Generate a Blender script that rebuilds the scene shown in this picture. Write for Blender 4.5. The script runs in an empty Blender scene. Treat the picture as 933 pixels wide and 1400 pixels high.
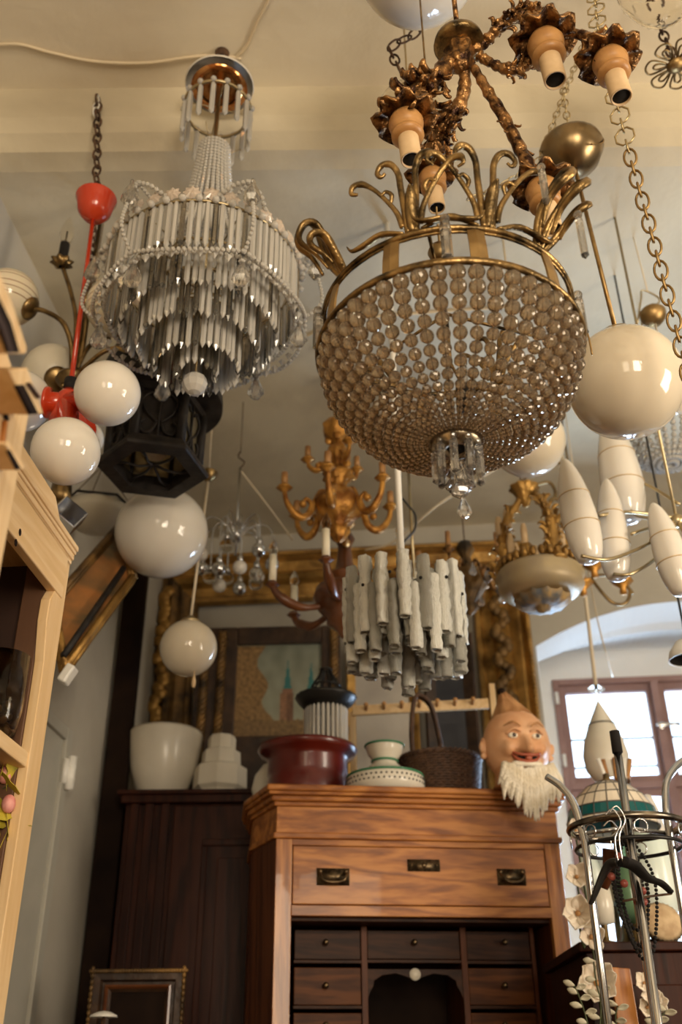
import bpy, bmesh, math, random
from mathutils import Vector, Matrix
from math import sin, cos, pi, radians, sqrt, atan, tan
random.seed(7)
rnd = random.random
S = bpy.context.scene
C = S.collection
# ---------------------------------------------------------------- camera
F = 1361.0; CX, CY = 466.5, 700.0
TH = atan(F/2332.0); RO = 0.009
CAM = Vector((0, 0, 1.1))
FW = Vector((0, cos(TH), sin(TH)))
R0 = Vector((1, 0, 0)); U0 = Vector((0, -sin(TH), cos(TH)))
RT = R0*cos(RO) - U0*sin(RO)
UP = R0*sin(RO) + U0*cos(RO)
cd = bpy.data.cameras.new('camera'); cam = bpy.data.objects.new('camera', cd); C.objects.link(cam)
cam.matrix_world = Matrix(((RT.x, UP.x, -FW.x, CAM.x), (RT.y, UP.y, -FW.y, CAM.y), (RT.z, UP.z, -FW.z, CAM.z), (0, 0, 0, 1)))
cd.sensor_fit = 'VERTICAL'; cd.sensor_height = 36.0; cd.lens = 36.0*F/1400
cd.clip_start = 0.02; cd.clip_end = 200
cd.dof.use_dof = True; cd.dof.focus_distance = 2.15; cd.dof.aperture_fstop = 2.8
S.camera = cam
# ---------------------------------------------------------------- world and light
S.view_settings.view_transform = 'Standard'; S.view_settings.look = 'None'
S.view_settings.gamma = 1.0; S.view_settings.use_curve_mapping = False
S.view_settings.exposure = 0.15
S.cycles.max_bounces = 12; S.cycles.transmission_bounces = 10; S.cycles.transparent_max_bounces = 12
S.cycles.diffuse_bounces = 4; S.cycles.glossy_bounces = 4
S.cycles.caustics_reflective = False; S.cycles.caustics_refractive = False
S.cycles.sample_clamp_indirect = 4.0; S.cycles.use_denoising = True
S.cycles.blur_glossy = 0.6
W = bpy.data.worlds.new('world'); S.world = W; W.use_nodes = True
bg = W.node_tree.nodes['Background']; bg.inputs[0].default_value = (.66, .83, 1.0, 1); bg.inputs[1].default_value = 4.0

def area(name, loc, target, sx, sy, power, color):
    l = bpy.data.lights.new(name, 'AREA'); l.shape = 'RECTANGLE'; l.size = sx; l.size_y = sy
    l.energy = power; l.color = color
    o = bpy.data.objects.new(name, l); C.objects.link(o); o.location = loc
    o.rotation_euler = (Vector(target)-Vector(loc)).to_track_quat('-Z', 'Y').to_euler()
    return o
# daylight entering by the shop windows behind the camera and to its right
area('daylight_rear_window', (1.3, -2.9, 2.1), (1.1, 2.0, 2.2), 1.3, 1.7, 120, (1.0, .85, .66))
area('daylight_rear_window', (-.5, -2.9, 2.1), (-.3, 2.0, 2.2), .9, 1.7, 18, (1.0, .85, .66))
area('daylight_side_window', (3.35, 1.0, 2.0), (0, 2.3, 2.8), 1.1, 1.5, 80, (1.0, .87, .70))
area('daylight_back_window', (1.95, 5.75, 1.9), (1.3, 3.2, 2.2), 1.3, 1.1, 190, (.52, .73, 1.0))

# ---------------------------------------------------------------- helpers
def P(px, py, d): return CAM + d*(FW + RT*((px-CX)/F) - UP*((py-CY)/F))
def ray(px, py): return FW + RT*((px-CX)/F) - UP*((py-CY)/F)
def PY(px, py, Y):
    r = ray(px, py); return CAM + r*(Y/r.y)
def PZ(px, py, z):
    r = ray(px, py); return CAM + r*((z-CAM.z)/r.z)
def dep(p): return (p-CAM).dot(FW)
def zat(x, y, row):                      # height on the plumb line at (x, y) that falls on an image row
    k = (CY-row)/F
    a = UP - FW*k
    return CAM.z - (x*a.x + y*a.y)/a.z
def prj(p):
    w = Vector(p)-CAM; d = w.dot(FW); return (CX+F*w.dot(RT)/d, CY-F*w.dot(UP)/d, d)
def hit(px, py, p0, n):
    r = ray(px, py); return CAM + r*((Vector(p0)-CAM).dot(n)/r.dot(n))

def smooth_pts(pts, n=6, closed=False):
    pts = [Vector(p) for p in pts]; m = len(pts); out = []
    if m < 3: return pts
    rng = m if closed else m-1
    for i in range(rng):
        if closed: a, b, c, d = pts[i-1], pts[i], pts[(i+1) % m], pts[(i+2) % m]
        else: a, b, c, d = pts[max(i-1, 0)], pts[i], pts[i+1], pts[min(i+2, m-1)]
        for k in range(n):
            t = k/n
            out.append(.5*((2*b) + (c-a)*t + (2*a-5*b+4*c-d)*t*t + (3*b-a-3*c+d)*t**3))
    if not closed: out.append(pts[-1])
    return out

class MB:
    def __init__(s, xf=None): s.v = []; s.f = []; s.xf = xf; s.sm = True
    def add(s, vs, fs):
        o = len(s.v)
        if s.xf is not None: vs = [s.xf @ Vector(p) for p in vs]
        s.v += [tuple(p) for p in vs]; s.f += [tuple(i+o for i in f) for f in fs]
        return s
    def lathe(s, prof, c=(0, 0, 0), seg=24, rot=None, petal=None, close=False, warp=0):
        # prof: (r, z) pairs; petal = (count, amount by profile index)
        vs = []; n = len(prof)
        for i, (r, z) in enumerate(prof):
            for j in range(seg):
                a = 2*pi*j/seg; rr = r; zz = z
                if petal:
                    am = petal[1][i] if isinstance(petal[1], (list, tuple)) else petal[1]
                    rr = r*(1+am*cos(petal[0]*a))
                    if len(petal) > 2: zz = z+petal[2][i]*cos(petal[0]*a)
                p = Vector((rr*cos(a), rr*sin(a), zz))
                if rot is not None: p = rot @ p
                vs.append(p+Vector(c))
        fs = []
        for i in range(n-1):
            for j in range(seg):
                k = (j+1) % seg
                fs.append((i*seg+j, i*seg+k, (i+1)*seg+k, (i+1)*seg+j))
        if close:
            fs.append(tuple(range(seg))[::-1]); fs.append(tuple((n-1)*seg+j for j in range(seg)))
        return s.add(vs, fs)
    def sph(s, c, r, seg=20, rings=12, sc=(1, 1, 1), rot=None, fn=None):
        vs = []; fs = []; c = Vector(c)
        for i in range(rings+1):
            t = pi*i/rings
            for j in range(seg):
                a = 2*pi*j/seg
                n = Vector((sin(t)*cos(a), sin(t)*sin(a), cos(t)))
                p = Vector((n.x*r*sc[0], n.y*r*sc[1], n.z*r*sc[2]))
                if fn: p = fn(n, p)
                if rot is not None: p = rot @ p
                vs.append(c+p)
        for i in range(rings):
            for j in range(seg):
                k = (j+1) % seg
                if i == 0: fs.append((0, (i+1)*seg+j, (i+1)*seg+k))
                elif i == rings-1: fs.append((i*seg+j, (i+1)*seg, i*seg+k))
                else: fs.append((i*seg+j, (i+1)*seg+j, (i+1)*seg+k, i*seg+k))
        return s.add(vs, fs)
    def tube(s, pts, r, seg=8, closed=False, flat=1.0, cap=True):
        pts = [Vector(p) for p in pts]; n = len(pts)
        if not isinstance(r, (list, tuple)): r = [r]*n
        if len(r) != n:
            m = len(r); r = [r[min(int(i*(m-1)/(n-1)), m-2)]*(1-((i*(m-1)/(n-1))-min(int(i*(m-1)/(n-1)), m-2))) + r[min(int(i*(m-1)/(n-1)), m-2)+1]*((i*(m-1)/(n-1))-min(int(i*(m-1)/(n-1)), m-2)) for i in range(n)]
        tg = []
        for i in range(n):
            if closed: t = pts[(i+1) % n]-pts[i-1]
            else: t = pts[min(i+1, n-1)]-pts[max(i-1, 0)]
            tg.append(t.normalized() if t.length > 1e-9 else Vector((0, 0, 1)))
        up = Vector((0, 0, 1)) if abs(tg[0].z) < .9 else Vector((0, 1, 0))
        x = tg[0].cross(up).normalized(); vs = []
        for i in range(n):
            x = (x - tg[i]*x.dot(tg[i])).normalized(); y = tg[i].cross(x)
            for j in range(seg):
                a = 2*pi*j/seg
                vs.append(pts[i]+(x*cos(a)+y*sin(a)*flat)*r[i])
        fs = []
        for i in range(n if closed else n-1):
            i2 = (i+1) % n
            for j in range(seg):
                k = (j+1) % seg
                fs.append((i*seg+j, i*seg+k, i2*seg+k, i2*seg+j))
        if not closed and cap:
            fs.append(tuple(range(seg))[::-1]); fs.append(tuple((n-1)*seg+j for j in range(seg)))
        return s.add(vs, fs)
    def box(s, c, sz, rot=None):
        c = Vector(c); vs = []
        for dx in (-.5, .5):
            for dy in (-.5, .5):
                for dz in (-.5, .5):
                    p = Vector((dx*sz[0], dy*sz[1], dz*sz[2]))
                    if rot is not None: p = rot @ p
                    vs.append(c+p)
        return s.add(vs, [(0, 1, 3, 2), (4, 6, 7, 5), (0, 4, 5, 1), (2, 3, 7, 6), (0, 2, 6, 4), (1, 5, 7, 3)])
    def bx(s, x0, x1, y0, y1, z0, z1): return s.box(((x0+x1)/2, (y0+y1)/2, (z0+z1)/2), (x1-x0, y1-y0, z1-z0))
    def prism(s, poly, ext):             # poly: coplanar 3D points, extruded by vector ext
        poly = [Vector(p) for p in poly]; n = len(poly); ext = Vector(ext)
        vs = poly+[p+ext for p in poly]
        fs = [tuple(range(n))[::-1], tuple(range(n, 2*n))]+[(i, (i+1) % n, n+(i+1) % n, n+i) for i in range(n)]
        return s.add(vs, fs)
    def loft(s, rows, closed=False):
        m = len(rows[0]); vs = [p for r in rows for p in r]; fs = []
        for i in range(len(rows)-1):
            for j in range(m if closed else m-1):
                k = (j+1) % m
                fs.append((i*m+j, i*m+k, (i+1)*m+k, (i+1)*m+j))
        return s.add(vs, fs)

WO = {}                                   # world origin of every object made here
def obj(name, mb, m, parent=None, flat=False, kind=None, bev=0, solid=0, org=None, sub=0, label=None):
    vs = mb.v
    me = bpy.data.meshes.new(name)
    if org is None:
        lo = [min(v[i] for v in vs) for i in range(3)]; hi = [max(v[i] for v in vs) for i in range(3)]
        org = Vector([(a+b)/2 for a, b in zip(lo, hi)])
    me.from_pydata([(v[0]-org[0], v[1]-org[1], v[2]-org[2]) for v in vs], [], mb.f)
    if not flat: me.polygons.foreach_set('use_smooth', [True]*len(me.polygons))
    bm = bmesh.new(); bm.from_mesh(me); bmesh.ops.recalc_face_normals(bm, faces=bm.faces); bm.to_mesh(me); bm.free()
    me.materials.append(m)
    o = bpy.data.objects.new(name, me); C.objects.link(o)
    put(o, Vector(org), parent)
    if kind: o['kind'] = kind
    if label: o['label'] = label
    if bev:
        b = o.modifiers.new('bevel', 'BEVEL'); b.width = bev; b.segments = 2; b.limit_method = 'ANGLE'; b.angle_limit = radians(35)
    if solid:
        b = o.modifiers.new('solid', 'SOLIDIFY'); b.thickness = solid; b.offset = 0
    if sub:
        b = o.modifiers.new('sub', 'SUBSURF'); b.levels = sub; b.render_levels = sub
    return o
def put(o, org, parent):
    WO[o.name] = Vector(org)
    if parent is not None:
        o.parent = parent; o.location = Vector(org)-WO[parent.name]
    else: o.location = org
def inst(name, src, parent, loc, rot=None, sc=None):
    o = bpy.data.objects.new(name, src.data if hasattr(src, 'data') else src); C.objects.link(o)
    put(o, Vector(loc), parent)
    if rot is not None: o.rotation_euler = rot
    if sc is not None: o.scale = sc if hasattr(sc, '__len__') else (sc, sc, sc)
    return o
def mesh_of(name, mb, m, flat=False):
    me = bpy.data.meshes.new(name); me.from_pydata([tuple(v) for v in mb.v], [], mb.f)
    if not flat: me.polygons.foreach_set('use_smooth', [True]*len(me.polygons))
    bm = bmesh.new(); bm.from_mesh(me); bmesh.ops.recalc_face_normals(bm, faces=bm.faces); bm.to_mesh(me); bm.free()
    me.materials.append(m); return me
def thing(name, label, cat, loc, group=None):
    o = bpy.data.objects.new(name, None); C.objects.link(o); o.empty_display_size = .05
    o.location = loc; WO[o.name] = Vector(loc); o['label'] = label; o['category'] = cat
    if group: o['group'] = group
    return o
def tag(o, label, cat, group=None):
    o['label'] = label; o['category'] = cat
    if group: o['group'] = group
    return o
def struct(name, mb, m, parent=None, **k):
    o = obj(name, mb, m, parent, flat=True, **k)
    if parent is None: o['kind'] = 'structure'
    return o

# ---------------------------------------------------------------- materials
def mat(name, c1, c2=None, scale=6, rough=.5, metal=0, bump=0, bscale=30, trans=0, ior=1.45, coat=0, sss=0, stretch=(1, 1, 1), emit=0, spec=.5, detail=4, lo=.35, hi=.65, rough2=None, dist=.2, alpha=1):
    m = bpy.data.materials.new(name); m.use_nodes = True; nt = m.node_tree; N = nt.nodes; L = nt.links
    b = N['Principled BSDF']
    b.inputs['Base Color'].default_value = (*c1, 1); b.inputs['Roughness'].default_value = rough
    b.inputs['Metallic'].default_value = metal; b.inputs['IOR'].default_value = ior
    b.inputs['Transmission Weight'].default_value = trans; b.inputs['Coat Weight'].default_value = coat
    b.inputs['Specular IOR Level'].default_value = spec
    b.inputs['Alpha'].default_value = alpha
    if sss: b.inputs['Subsurface Weight'].default_value = sss; b.inputs['Subsurface Radius'].default_value = (.02, .015, .01)
    if emit: b.inputs['Emission Color'].default_value = (*c1, 1); b.inputs['Emission Strength'].default_value = emit
    if c2 or bump or rough2 is not None:
        tc = N.new('ShaderNodeTexCoord'); mp = N.new('ShaderNodeMapping'); mp.inputs['Scale'].default_value = stretch
        L.new(tc.outputs['Object'], mp.inputs['Vector'])
    if c2:
        n = N.new('ShaderNodeTexNoise'); n.inputs['Scale'].default_value = scale; n.inputs['Detail'].default_value = detail
        n.inputs['Distortion'].default_value = dist
        L.new(mp.outputs[0], n.inputs['Vector'])
        r = N.new('ShaderNodeValToRGB'); r.color_ramp.elements[0].position = lo; r.color_ramp.elements[1].position = hi
        r.color_ramp.elements[0].color = (*c1, 1); r.color_ramp.elements[1].color = (*c2, 1)
        L.new(n.outputs['Fac'], r.inputs[0]); L.new(r.outputs[0], b.inputs['Base Color'])
        if rough2 is not None:
            q = N.new('ShaderNodeMapRange'); q.inputs['To Min'].default_value = rough; q.inputs['To Max'].default_value = rough2
            q.inputs['From Min'].default_value = lo; q.inputs['From Max'].default_value = hi
            L.new(n.outputs['Fac'], q.inputs[0]); L.new(q.outputs[0], b.inputs['Roughness'])
    if bump:
        n2 = N.new('ShaderNodeTexNoise'); n2.inputs['Scale'].default_value = bscale; n2.inputs['Detail'].default_value = 3
        L.new(mp.outputs[0], n2.inputs['Vector'])
        bp = N.new('ShaderNodeBump'); bp.inputs['Strength'].default_value = bump; bp.inputs['Distance'].default_value = .01
        L.new(n2.outputs['Fac'], bp.inputs['Height']); L.new(bp.outputs[0], b.inputs['Normal'])
    return m
def wood(name, c1, c2, c3=None, axis=0, scale=9, rough=.45, knots=True, coat=0.0):
    # long grain along axis (0 x, 1 y, 2 z): stretched wave bands with noise, optional knots
    m = bpy.data.materials.new(name); m.use_nodes = True; nt = m.node_tree; N = nt.nodes; L = nt.links
    b = N['Principled BSDF']; b.inputs['Roughness'].default_value = rough; b.inputs['Coat Weight'].default_value = coat
    b.inputs['Specular IOR Level'].default_value = .15 if c2[0] < .3 else .4
    tc = N.new('ShaderNodeTexCoord'); mp = N.new('ShaderNodeMapping')
    st = [1, 1, 1]; st[axis] = .09; mp.inputs['Scale'].default_value = st
    L.new(tc.outputs['Object'], mp.inputs['Vector'])
    n = N.new('ShaderNodeTexNoise'); n.inputs['Scale'].default_value = scale; n.inputs['Detail'].default_value = 5; n.inputs['Distortion'].default_value = .6
    L.new(mp.outputs[0], n.inputs['Vector'])
    ma = N.new('ShaderNodeMath'); ma.operation = 'MULTIPLY'; ma.inputs[1].default_value = 46
    L.new(n.outputs['Fac'], ma.inputs[0])
    si = N.new('ShaderNodeMath'); si.operation = 'SINE'; L.new(ma.outputs[0], si.inputs[0])
    f = N.new('ShaderNodeTexNoise'); f.inputs['Scale'].default_value = scale*9; f.inputs['Detail'].default_value = 3
    L.new(mp.outputs[0], f.inputs['Vector'])
    a2 = N.new('ShaderNodeMath'); a2.operation = 'MULTIPLY_ADD'; a2.inputs[1].default_value = .22; a2.inputs[2].default_value = .0
    L.new(si.outputs[0], a2.inputs[0])
    a3 = N.new('ShaderNodeMath'); a3.operation = 'ADD'; L.new(a2.outputs[0], a3.inputs[0]); L.new(f.outputs['Fac'], a3.inputs[1])
    r = N.new('ShaderNodeValToRGB'); e = r.color_ramp.elements
    e[0].position = .2; e[0].color = (*c1, 1); e[1].position = .75; e[1].color = (*c2, 1)
    if c3: q = e.new(.5); q.color = (*c3, 1)
    L.new(a3.outputs[0], r.inputs[0])
    out = r.outputs[0]
    if knots:
        v = N.new('ShaderNodeTexVoronoi'); v.inputs['Scale'].default_value = 3.1
        mp2 = N.new('ShaderNodeMapping'); s2 = [1, 1, 1]; s2[axis] = .6; mp2.inputs['Scale'].default_value = s2
        L.new(tc.outputs['Object'], mp2.inputs['Vector']); L.new(mp2.outputs[0], v.inputs['Vector'])
        kr = N.new('ShaderNodeValToRGB'); kr.color_ramp.elements[0].position = .03; kr.color_ramp.elements[0].color = (.16, .08, .04, 1)
        kr.color_ramp.elements[1].position = .075; kr.color_ramp.elements[1].color = (1, 1, 1, 1)
        L.new(v.outputs['Distance'], kr.inputs[0])
        mx = N.new('ShaderNodeMixRGB'); mx.blend_type = 'MULTIPLY'; mx.inputs[0].default_value = .85
        L.new(r.outputs[0], mx.inputs[1]); L.new(kr.outputs[0], mx.inputs[2]); out = mx.outputs[0]
    L.new(out, b.inputs['Base Color'])
    bp = N.new('ShaderNodeBump'); bp.inputs['Strength'].default_value = .12; bp.inputs['Distance'].default_value = .004
    L.new(a3.outputs[0], bp.inputs['Height']); L.new(bp.outputs[0], b.inputs['Normal'])
    return m

def glassmix(name, col, refr=.4, clear=.35, body=.25, rough=.04, ior=1.5, bump=0, bscale=60, tlf=.5, fior=None):
    # pressed or cut glass: part refracts, part passes light straight through its thin walls, part is pale diffuse colour that brightens crystal and ice
    m = bpy.data.materials.new(name); m.use_nodes = True; nt = m.node_tree; N = nt.nodes; L = nt.links
    N.remove(N['Principled BSDF']); out = N['Material Output']
    g = N.new('ShaderNodeBsdfGlass'); g.inputs['Color'].default_value = (*col, 1); g.inputs['Roughness'].default_value = rough; g.inputs['IOR'].default_value = ior
    tr = N.new('ShaderNodeBsdfTransparent'); tr.inputs['Color'].default_value = (*[c**.6 for c in col], 1)
    tl = N.new('ShaderNodeBsdfTranslucent'); tl.inputs['Color'].default_value = (*col, 1)
    df = N.new('ShaderNodeBsdfDiffuse'); df.inputs['Color'].default_value = (*col, 1)
    gl = N.new('ShaderNodeBsdfGlossy'); gl.inputs['Roughness'].default_value = rough
    def mix(f, a, b):
        x = N.new('ShaderNodeMixShader'); 
        if isinstance(f, float): x.inputs[0].default_value = f
        else: L.new(f, x.inputs[0])
        L.new(a, x.inputs[1]); L.new(b, x.inputs[2]); return x.outputs[0]
    bodyS = mix(1-tlf, tl.outputs[0], df.outputs[0])
    a = mix(clear/(refr+clear), g.outputs[0], tr.outputs[0])
    b = mix(body/(refr+clear+body), a, bodyS)
    fr = N.new('ShaderNodeFresnel'); fr.inputs['IOR'].default_value = fior or ior
    c = mix(fr.outputs[0], b, gl.outputs[0])
    L.new(c, out.inputs['Surface'])
    if bump:
        n2 = N.new('ShaderNodeTexNoise'); n2.inputs['Scale'].default_value = bscale; tc = N.new('ShaderNodeTexCoord'); L.new(tc.outputs['Object'], n2.inputs['Vector'])
        bp = N.new('ShaderNodeBump'); bp.inputs['Strength'].default_value = bump; bp.inputs['Distance'].default_value = .01; L.new(n2.outputs['Fac'], bp.inputs['Height'])
        for q in (g, gl, df, fr): L.new(bp.outputs[0], q.inputs['Normal'])
    return m
M = {}
M['plaster'] = mat('aged_plaster', (.44, .37, .26), (.68, .60, .44), scale=1.3, rough=.95, bump=.45, bscale=12, detail=8, lo=.28, hi=.62, dist=.5)
M['soffit'] = mat('beam_plaster', (.66, .57, .43), (.76, .69, .54), scale=1.4, rough=.95, bump=.3, bscale=18, detail=7, lo=.3, hi=.75)
M['wall'] = mat('wall_limewash', (.36, .325, .27), (.54, .50, .42), scale=1.6, rough=.95, bump=.3, bscale=14, detail=6, lo=.3, hi=.7)
M['niche'] = mat('niche_white_limewash', (.80, .80, .78), (.86, .86, .84), scale=2, rough=.95, bump=.15)
M['floor'] = wood('floor_boards', (.10, .06, .04), (.22, .14, .09), axis=1)
M['opal'] = mat('opal_glass', (.60, .51, .37), (.68, .59, .45), scale=3, rough=.07, coat=.2, sss=.15, ior=1.5)
M['opal_w'] = mat('opal_glass_white', (.66, .61, .53), (.72, .67, .59), scale=3, rough=.07, coat=.2, sss=.15, ior=1.5)
M['opal_m'] = mat('matt_opal_glass', (.74, .68, .56), (.66, .60, .48), scale=5, rough=.3, sss=.2)
M['crystal'] = glassmix('crystal_glass', (.98, .93, .84), .15, .24, .61, fior=1.9, tlf=.3)
M['crystal_b'] = glassmix('crystal_glass_clear', (.92, .85, .72), .52, .38, .10, fior=1.8)  # clearer, darker copy mixed among the prisms to paint in sparkle contrast
M['drop'] = glassmix('pendant_crystal', (.97, .93, .86), .55, .33, .12, fior=1.7)
M['bead'] = glassmix('smoked_bead_glass', (.74, .61, .45), .62, .22, .16, ior=1.4)
M['clear'] = mat('clear_glass', (.97, .95, .9), rough=.01, trans=1, ior=1.12)
M['ice'] = glassmix('ice_glass', (1.0, .99, .90), .06, .08, .86, rough=.12, ior=1.5, bump=.7, bscale=9, tlf=.12, fior=2.0)
M['ice_b'] = glassmix('ice_glass_clear', (.95, .92, .80), .35, .25, .40, rough=.1, ior=1.5, bump=.6, bscale=12, tlf=.3, fior=1.8)
M['bulb'] = mat('bulb_glass', (1, .97, .9), rough=.02, trans=1, ior=1.2)
M['brass'] = mat('aged_brass', (.24, .145, .055), (.42, .28, .12), scale=14, rough=.32, metal=1, rough2=.5)
M['brass_l'] = mat('satin_brass', (.52, .42, .25), (.42, .33, .19), scale=10, rough=.36, metal=1)
M['dark_brass'] = mat('dark_brass', (.12, .08, .04), (.34, .23, .10), scale=18, rough=.35, metal=1)
M['bronze'] = mat('bronze_gilt', (.04, .028, .014), (.36, .23, .09), scale=22, rough=.36, metal=.9, bump=.3, bscale=80, lo=.35, hi=.62)
M['gilt_old'] = mat('worn_copper_gilding', (.03, .012, .006), (.48, .25, .09), scale=34, rough=.34, metal=.8, bump=.7, bscale=70, lo=.38, hi=.64)
M['gilt'] = mat('gilded_wood', (.22, .08, .012), (.66, .33, .07), scale=18, rough=.38, metal=.55, bump=.5, bscale=50)
M['gilt_frame'] = mat('gilt_frame', (.15, .075, .018), (.60, .34, .09), scale=9, rough=.42, metal=.6, bump=.5, bscale=40, lo=.3, hi=.7)
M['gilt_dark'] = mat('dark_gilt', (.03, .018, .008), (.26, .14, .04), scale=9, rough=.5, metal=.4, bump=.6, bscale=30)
M['chain'] = mat('brassy_chain', (.35, .26, .13), (.55, .43, .23), scale=30, rough=.35, metal=1)
M['iron'] = mat('rusty_iron', (.05, .03, .02), (.16, .09, .05), scale=30, rough=.7, metal=.5)
M['black'] = mat('black_wrought_iron', (.012, .010, .009), (.03, .024, .02), scale=20, rough=.5, bump=.3, spec=.25)
M['wire'] = mat('pale_gold_wire', (.62, .46, .26), rough=.4, metal=.4)
M['canopy'] = mat('dull_brass_canopy', (.30, .21, .11), (.20, .14, .07), scale=12, rough=.3, metal=1)
M['red'] = mat('orange_red_lacquer', (.48, .030, .008), (.56, .05, .014), scale=4, rough=.22, coat=.5)
M['sleeve'] = mat('ivory_card_sleeve', (.56, .38, .20), (.66, .47, .27), scale=20, rough=.6)
M['cup'] = mat('turned_wood_cup', (.30, .13, .04), (.50, .26, .09), scale=14, rough=.4)
M['matt_black'] = mat('matt_black', (.008, .006, .005), rough=.9)  # plain black, also used as the darkness inside sleeves and sockets
M['turned'] = mat('turned_walnut', (.075, .022, .007), (.17, .055, .015), scale=8, rough=.32, coat=.3)
M['turned_dk'] = mat('dark_turned_walnut', (.04, .018, .01), (.10, .04, .02), scale=8, rough=.35)
M['candle'] = mat('ivory_candle', (.85, .76, .58), rough=.5, sss=.1)
M['chrome'] = mat('chrome', (.62, .62, .62), rough=.14, metal=1)
M['cord'] = mat('cream_cord', (.70, .58, .40), rough=.6)
M['cord_b'] = mat('black_cord', (.02, .02, .02), rough=.5)
M['white'] = mat('white_enamel', (.80, .77, .70), rough=.3)
M['pine'] = wood('new_pine', (.66, .44, .21), (.74, .53, .29), (.70, .48, .25), axis=2, scale=7, rough=.55)
M['pine_y'] = wood('new_pine_lengthwise', (.66, .44, .21), (.74, .53, .29), (.70, .48, .25), axis=1, scale=7, rough=.55)
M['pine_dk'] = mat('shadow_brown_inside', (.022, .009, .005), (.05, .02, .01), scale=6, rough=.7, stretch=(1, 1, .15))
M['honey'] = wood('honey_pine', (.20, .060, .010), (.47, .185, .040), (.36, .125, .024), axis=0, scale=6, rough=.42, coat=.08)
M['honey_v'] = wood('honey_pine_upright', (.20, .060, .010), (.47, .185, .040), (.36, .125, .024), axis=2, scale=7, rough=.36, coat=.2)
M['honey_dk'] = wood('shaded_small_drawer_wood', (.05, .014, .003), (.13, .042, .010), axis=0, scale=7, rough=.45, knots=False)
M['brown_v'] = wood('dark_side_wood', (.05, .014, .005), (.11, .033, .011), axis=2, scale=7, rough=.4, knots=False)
M['brown'] = wood('shade_darkened_wood', (.022, .007, .003), (.055, .019, .007), axis=0, scale=8, rough=.45, knots=False)  # shade of the desk interior put into the wood colour
M['mahog'] = wood('dark_mahogany', (.016, .004, .002), (.042, .011, .005), axis=2, scale=6, rough=.4, knots=False)
M['dark'] = mat('near_black_wood', (.008, .004, .003), (.018, .009, .005), scale=6, rough=.7, spec=.1)
M['ebony'] = mat('ebonised_frame', (.02, .01, .006), (.06, .03, .015), scale=14, rough=.45, bump=.4)
M['redbowl'] = mat('oxblood_wood', (.075, .006, .003), (.13, .011, .005), scale=7, rough=.32, coat=.3)
M['cream'] = mat('cream_ceramic', (.66, .60, .49), (.74, .68, .57), scale=5, rough=.22)
M['green'] = mat('green_glaze', (.05, .20, .10), rough=.2)
M['wicker'] = mat('dark_wicker', (.045, .022, .012), (.10, .05, .026), scale=40, rough=.6)
M['tin'] = mat('black_tin', (.02, .018, .016), rough=.4, metal=.4)
M['frame_w'] = mat('mauve_painted_frame', (.25, .14, .12), (.32, .19, .165), scale=7, rough=.6)
M['skin'] = mat('papier_mache_skin', (.62, .30, .14), (.72, .42, .23), scale=9, rough=.5, bump=.2, bscale=30)
M['skin_d'] = mat('painted_lips', (.36, .085, .04), rough=.4)
M['hair'] = mat('cream_wool', (.70, .60, .44), (.84, .76, .62), scale=30, rough=.95, bump=.8, bscale=90)
M['felt'] = mat('brown_felt_hat', (.30, .13, .045), (.52, .27, .11), scale=14, rough=.9, bump=.6)
M['teal'] = mat('teal_stained_glass', (.01, .10, .10), rough=.15)
M['shade'] = mat('cream_stained_glass', (.72, .60, .44), (.80, .70, .55), scale=9, rough=.25)
M['lead'] = mat('lead_came', (.10, .09, .08), rough=.5, metal=.6)
M['amber'] = glassmix('lantern_glass', (.80, .68, .45), .05, .45, .50, tlf=.7)
M['floor_d'] = M['floor']
# ---------------------------------------------------------------- the setting
YAW = radians(4.9)
B0 = Vector((0, 4.93, 0)); D = Vector((sin(YAW), cos(YAW), 0)); RR = Vector((cos(YAW), -sin(YAW), 0))
RM = Matrix.Translation(B0) @ Matrix.Rotation(-YAW, 4, 'Z')
RMI = RM.inverted()
def onb(px, py, dv=0): return RMI @ hit(px, py, B0+D*dv, D)        # point of the back-wall plane, in room axes
UL = -.985; UR = 3.75; VB = -8.0
m = MB(); m.bx(-3, 5.2, -4, 6.6, -.1, 0); struct('floor', m, M['floor'])
m = MB()
pr = [(-4, 4.12), (2.24, 4.12), (2.24, 3.97), (2.255, 3.91), (2.30, 3.868), (2.37, 3.852), (2.6, 3.85), (6.6, 3.85)]
m.loft([[Vector((x, y, z)) for y, z in pr] for x in (-3, 5.2)])
m.loft([[Vector((x, y, 4.3)) for y, z in pr] for x in (-3, 5.2)])
o = struct('ceiling', m, M['plaster'])
o.data.materials.append(M['soffit'])
for p in o.data.polygons:
    if (o.matrix_world @ p.center).y + o.location.y < 2.2: p.material_index = 1
m = MB(RM); m.bx(UL-.15, UL, VB, 1.3, 0, 4.25); struct('wall_left', m, M['wall'])
# right wall with a window opening
m = MB(RM)
wy0, wy1, wz0, wz1 = -4.7, -3.3, 1.15, 2.75
m.bx(UR, UR+.2, VB, wy0, 0, 4.25); m.bx(UR, UR+.2, wy1, 1.3, 0, 4.25)
m.bx(UR, UR+.2, wy0, wy1, 0, wz0); m.bx(UR, UR+.2, wy0, wy1, wz1, 4.25)
struct('wall_right', m, M['wall'])
m = MB(RM); zs = [(-.98, .1), (1.3, 2.7), (3.75, 3.75)]
m.bx(UL, -.75, VB-.2, VB, 0, 4.25); m.bx(.45, .95, VB-.2, VB, 0, 4.25); m.bx(2.65, UR, VB-.2, VB, 0, 4.25)
m.bx(-.75, .45, VB-.2, VB, 0, 1.1); m.bx(.95, 2.65, VB-.2, VB, 0, 1.1); m.bx(-.75, .45, VB-.2, VB, 3.1, 4.25); m.bx(.95, 2.65, VB-.2, VB, 3.1, 4.25)
struct('wall_front', m, M['wall'])
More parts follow.
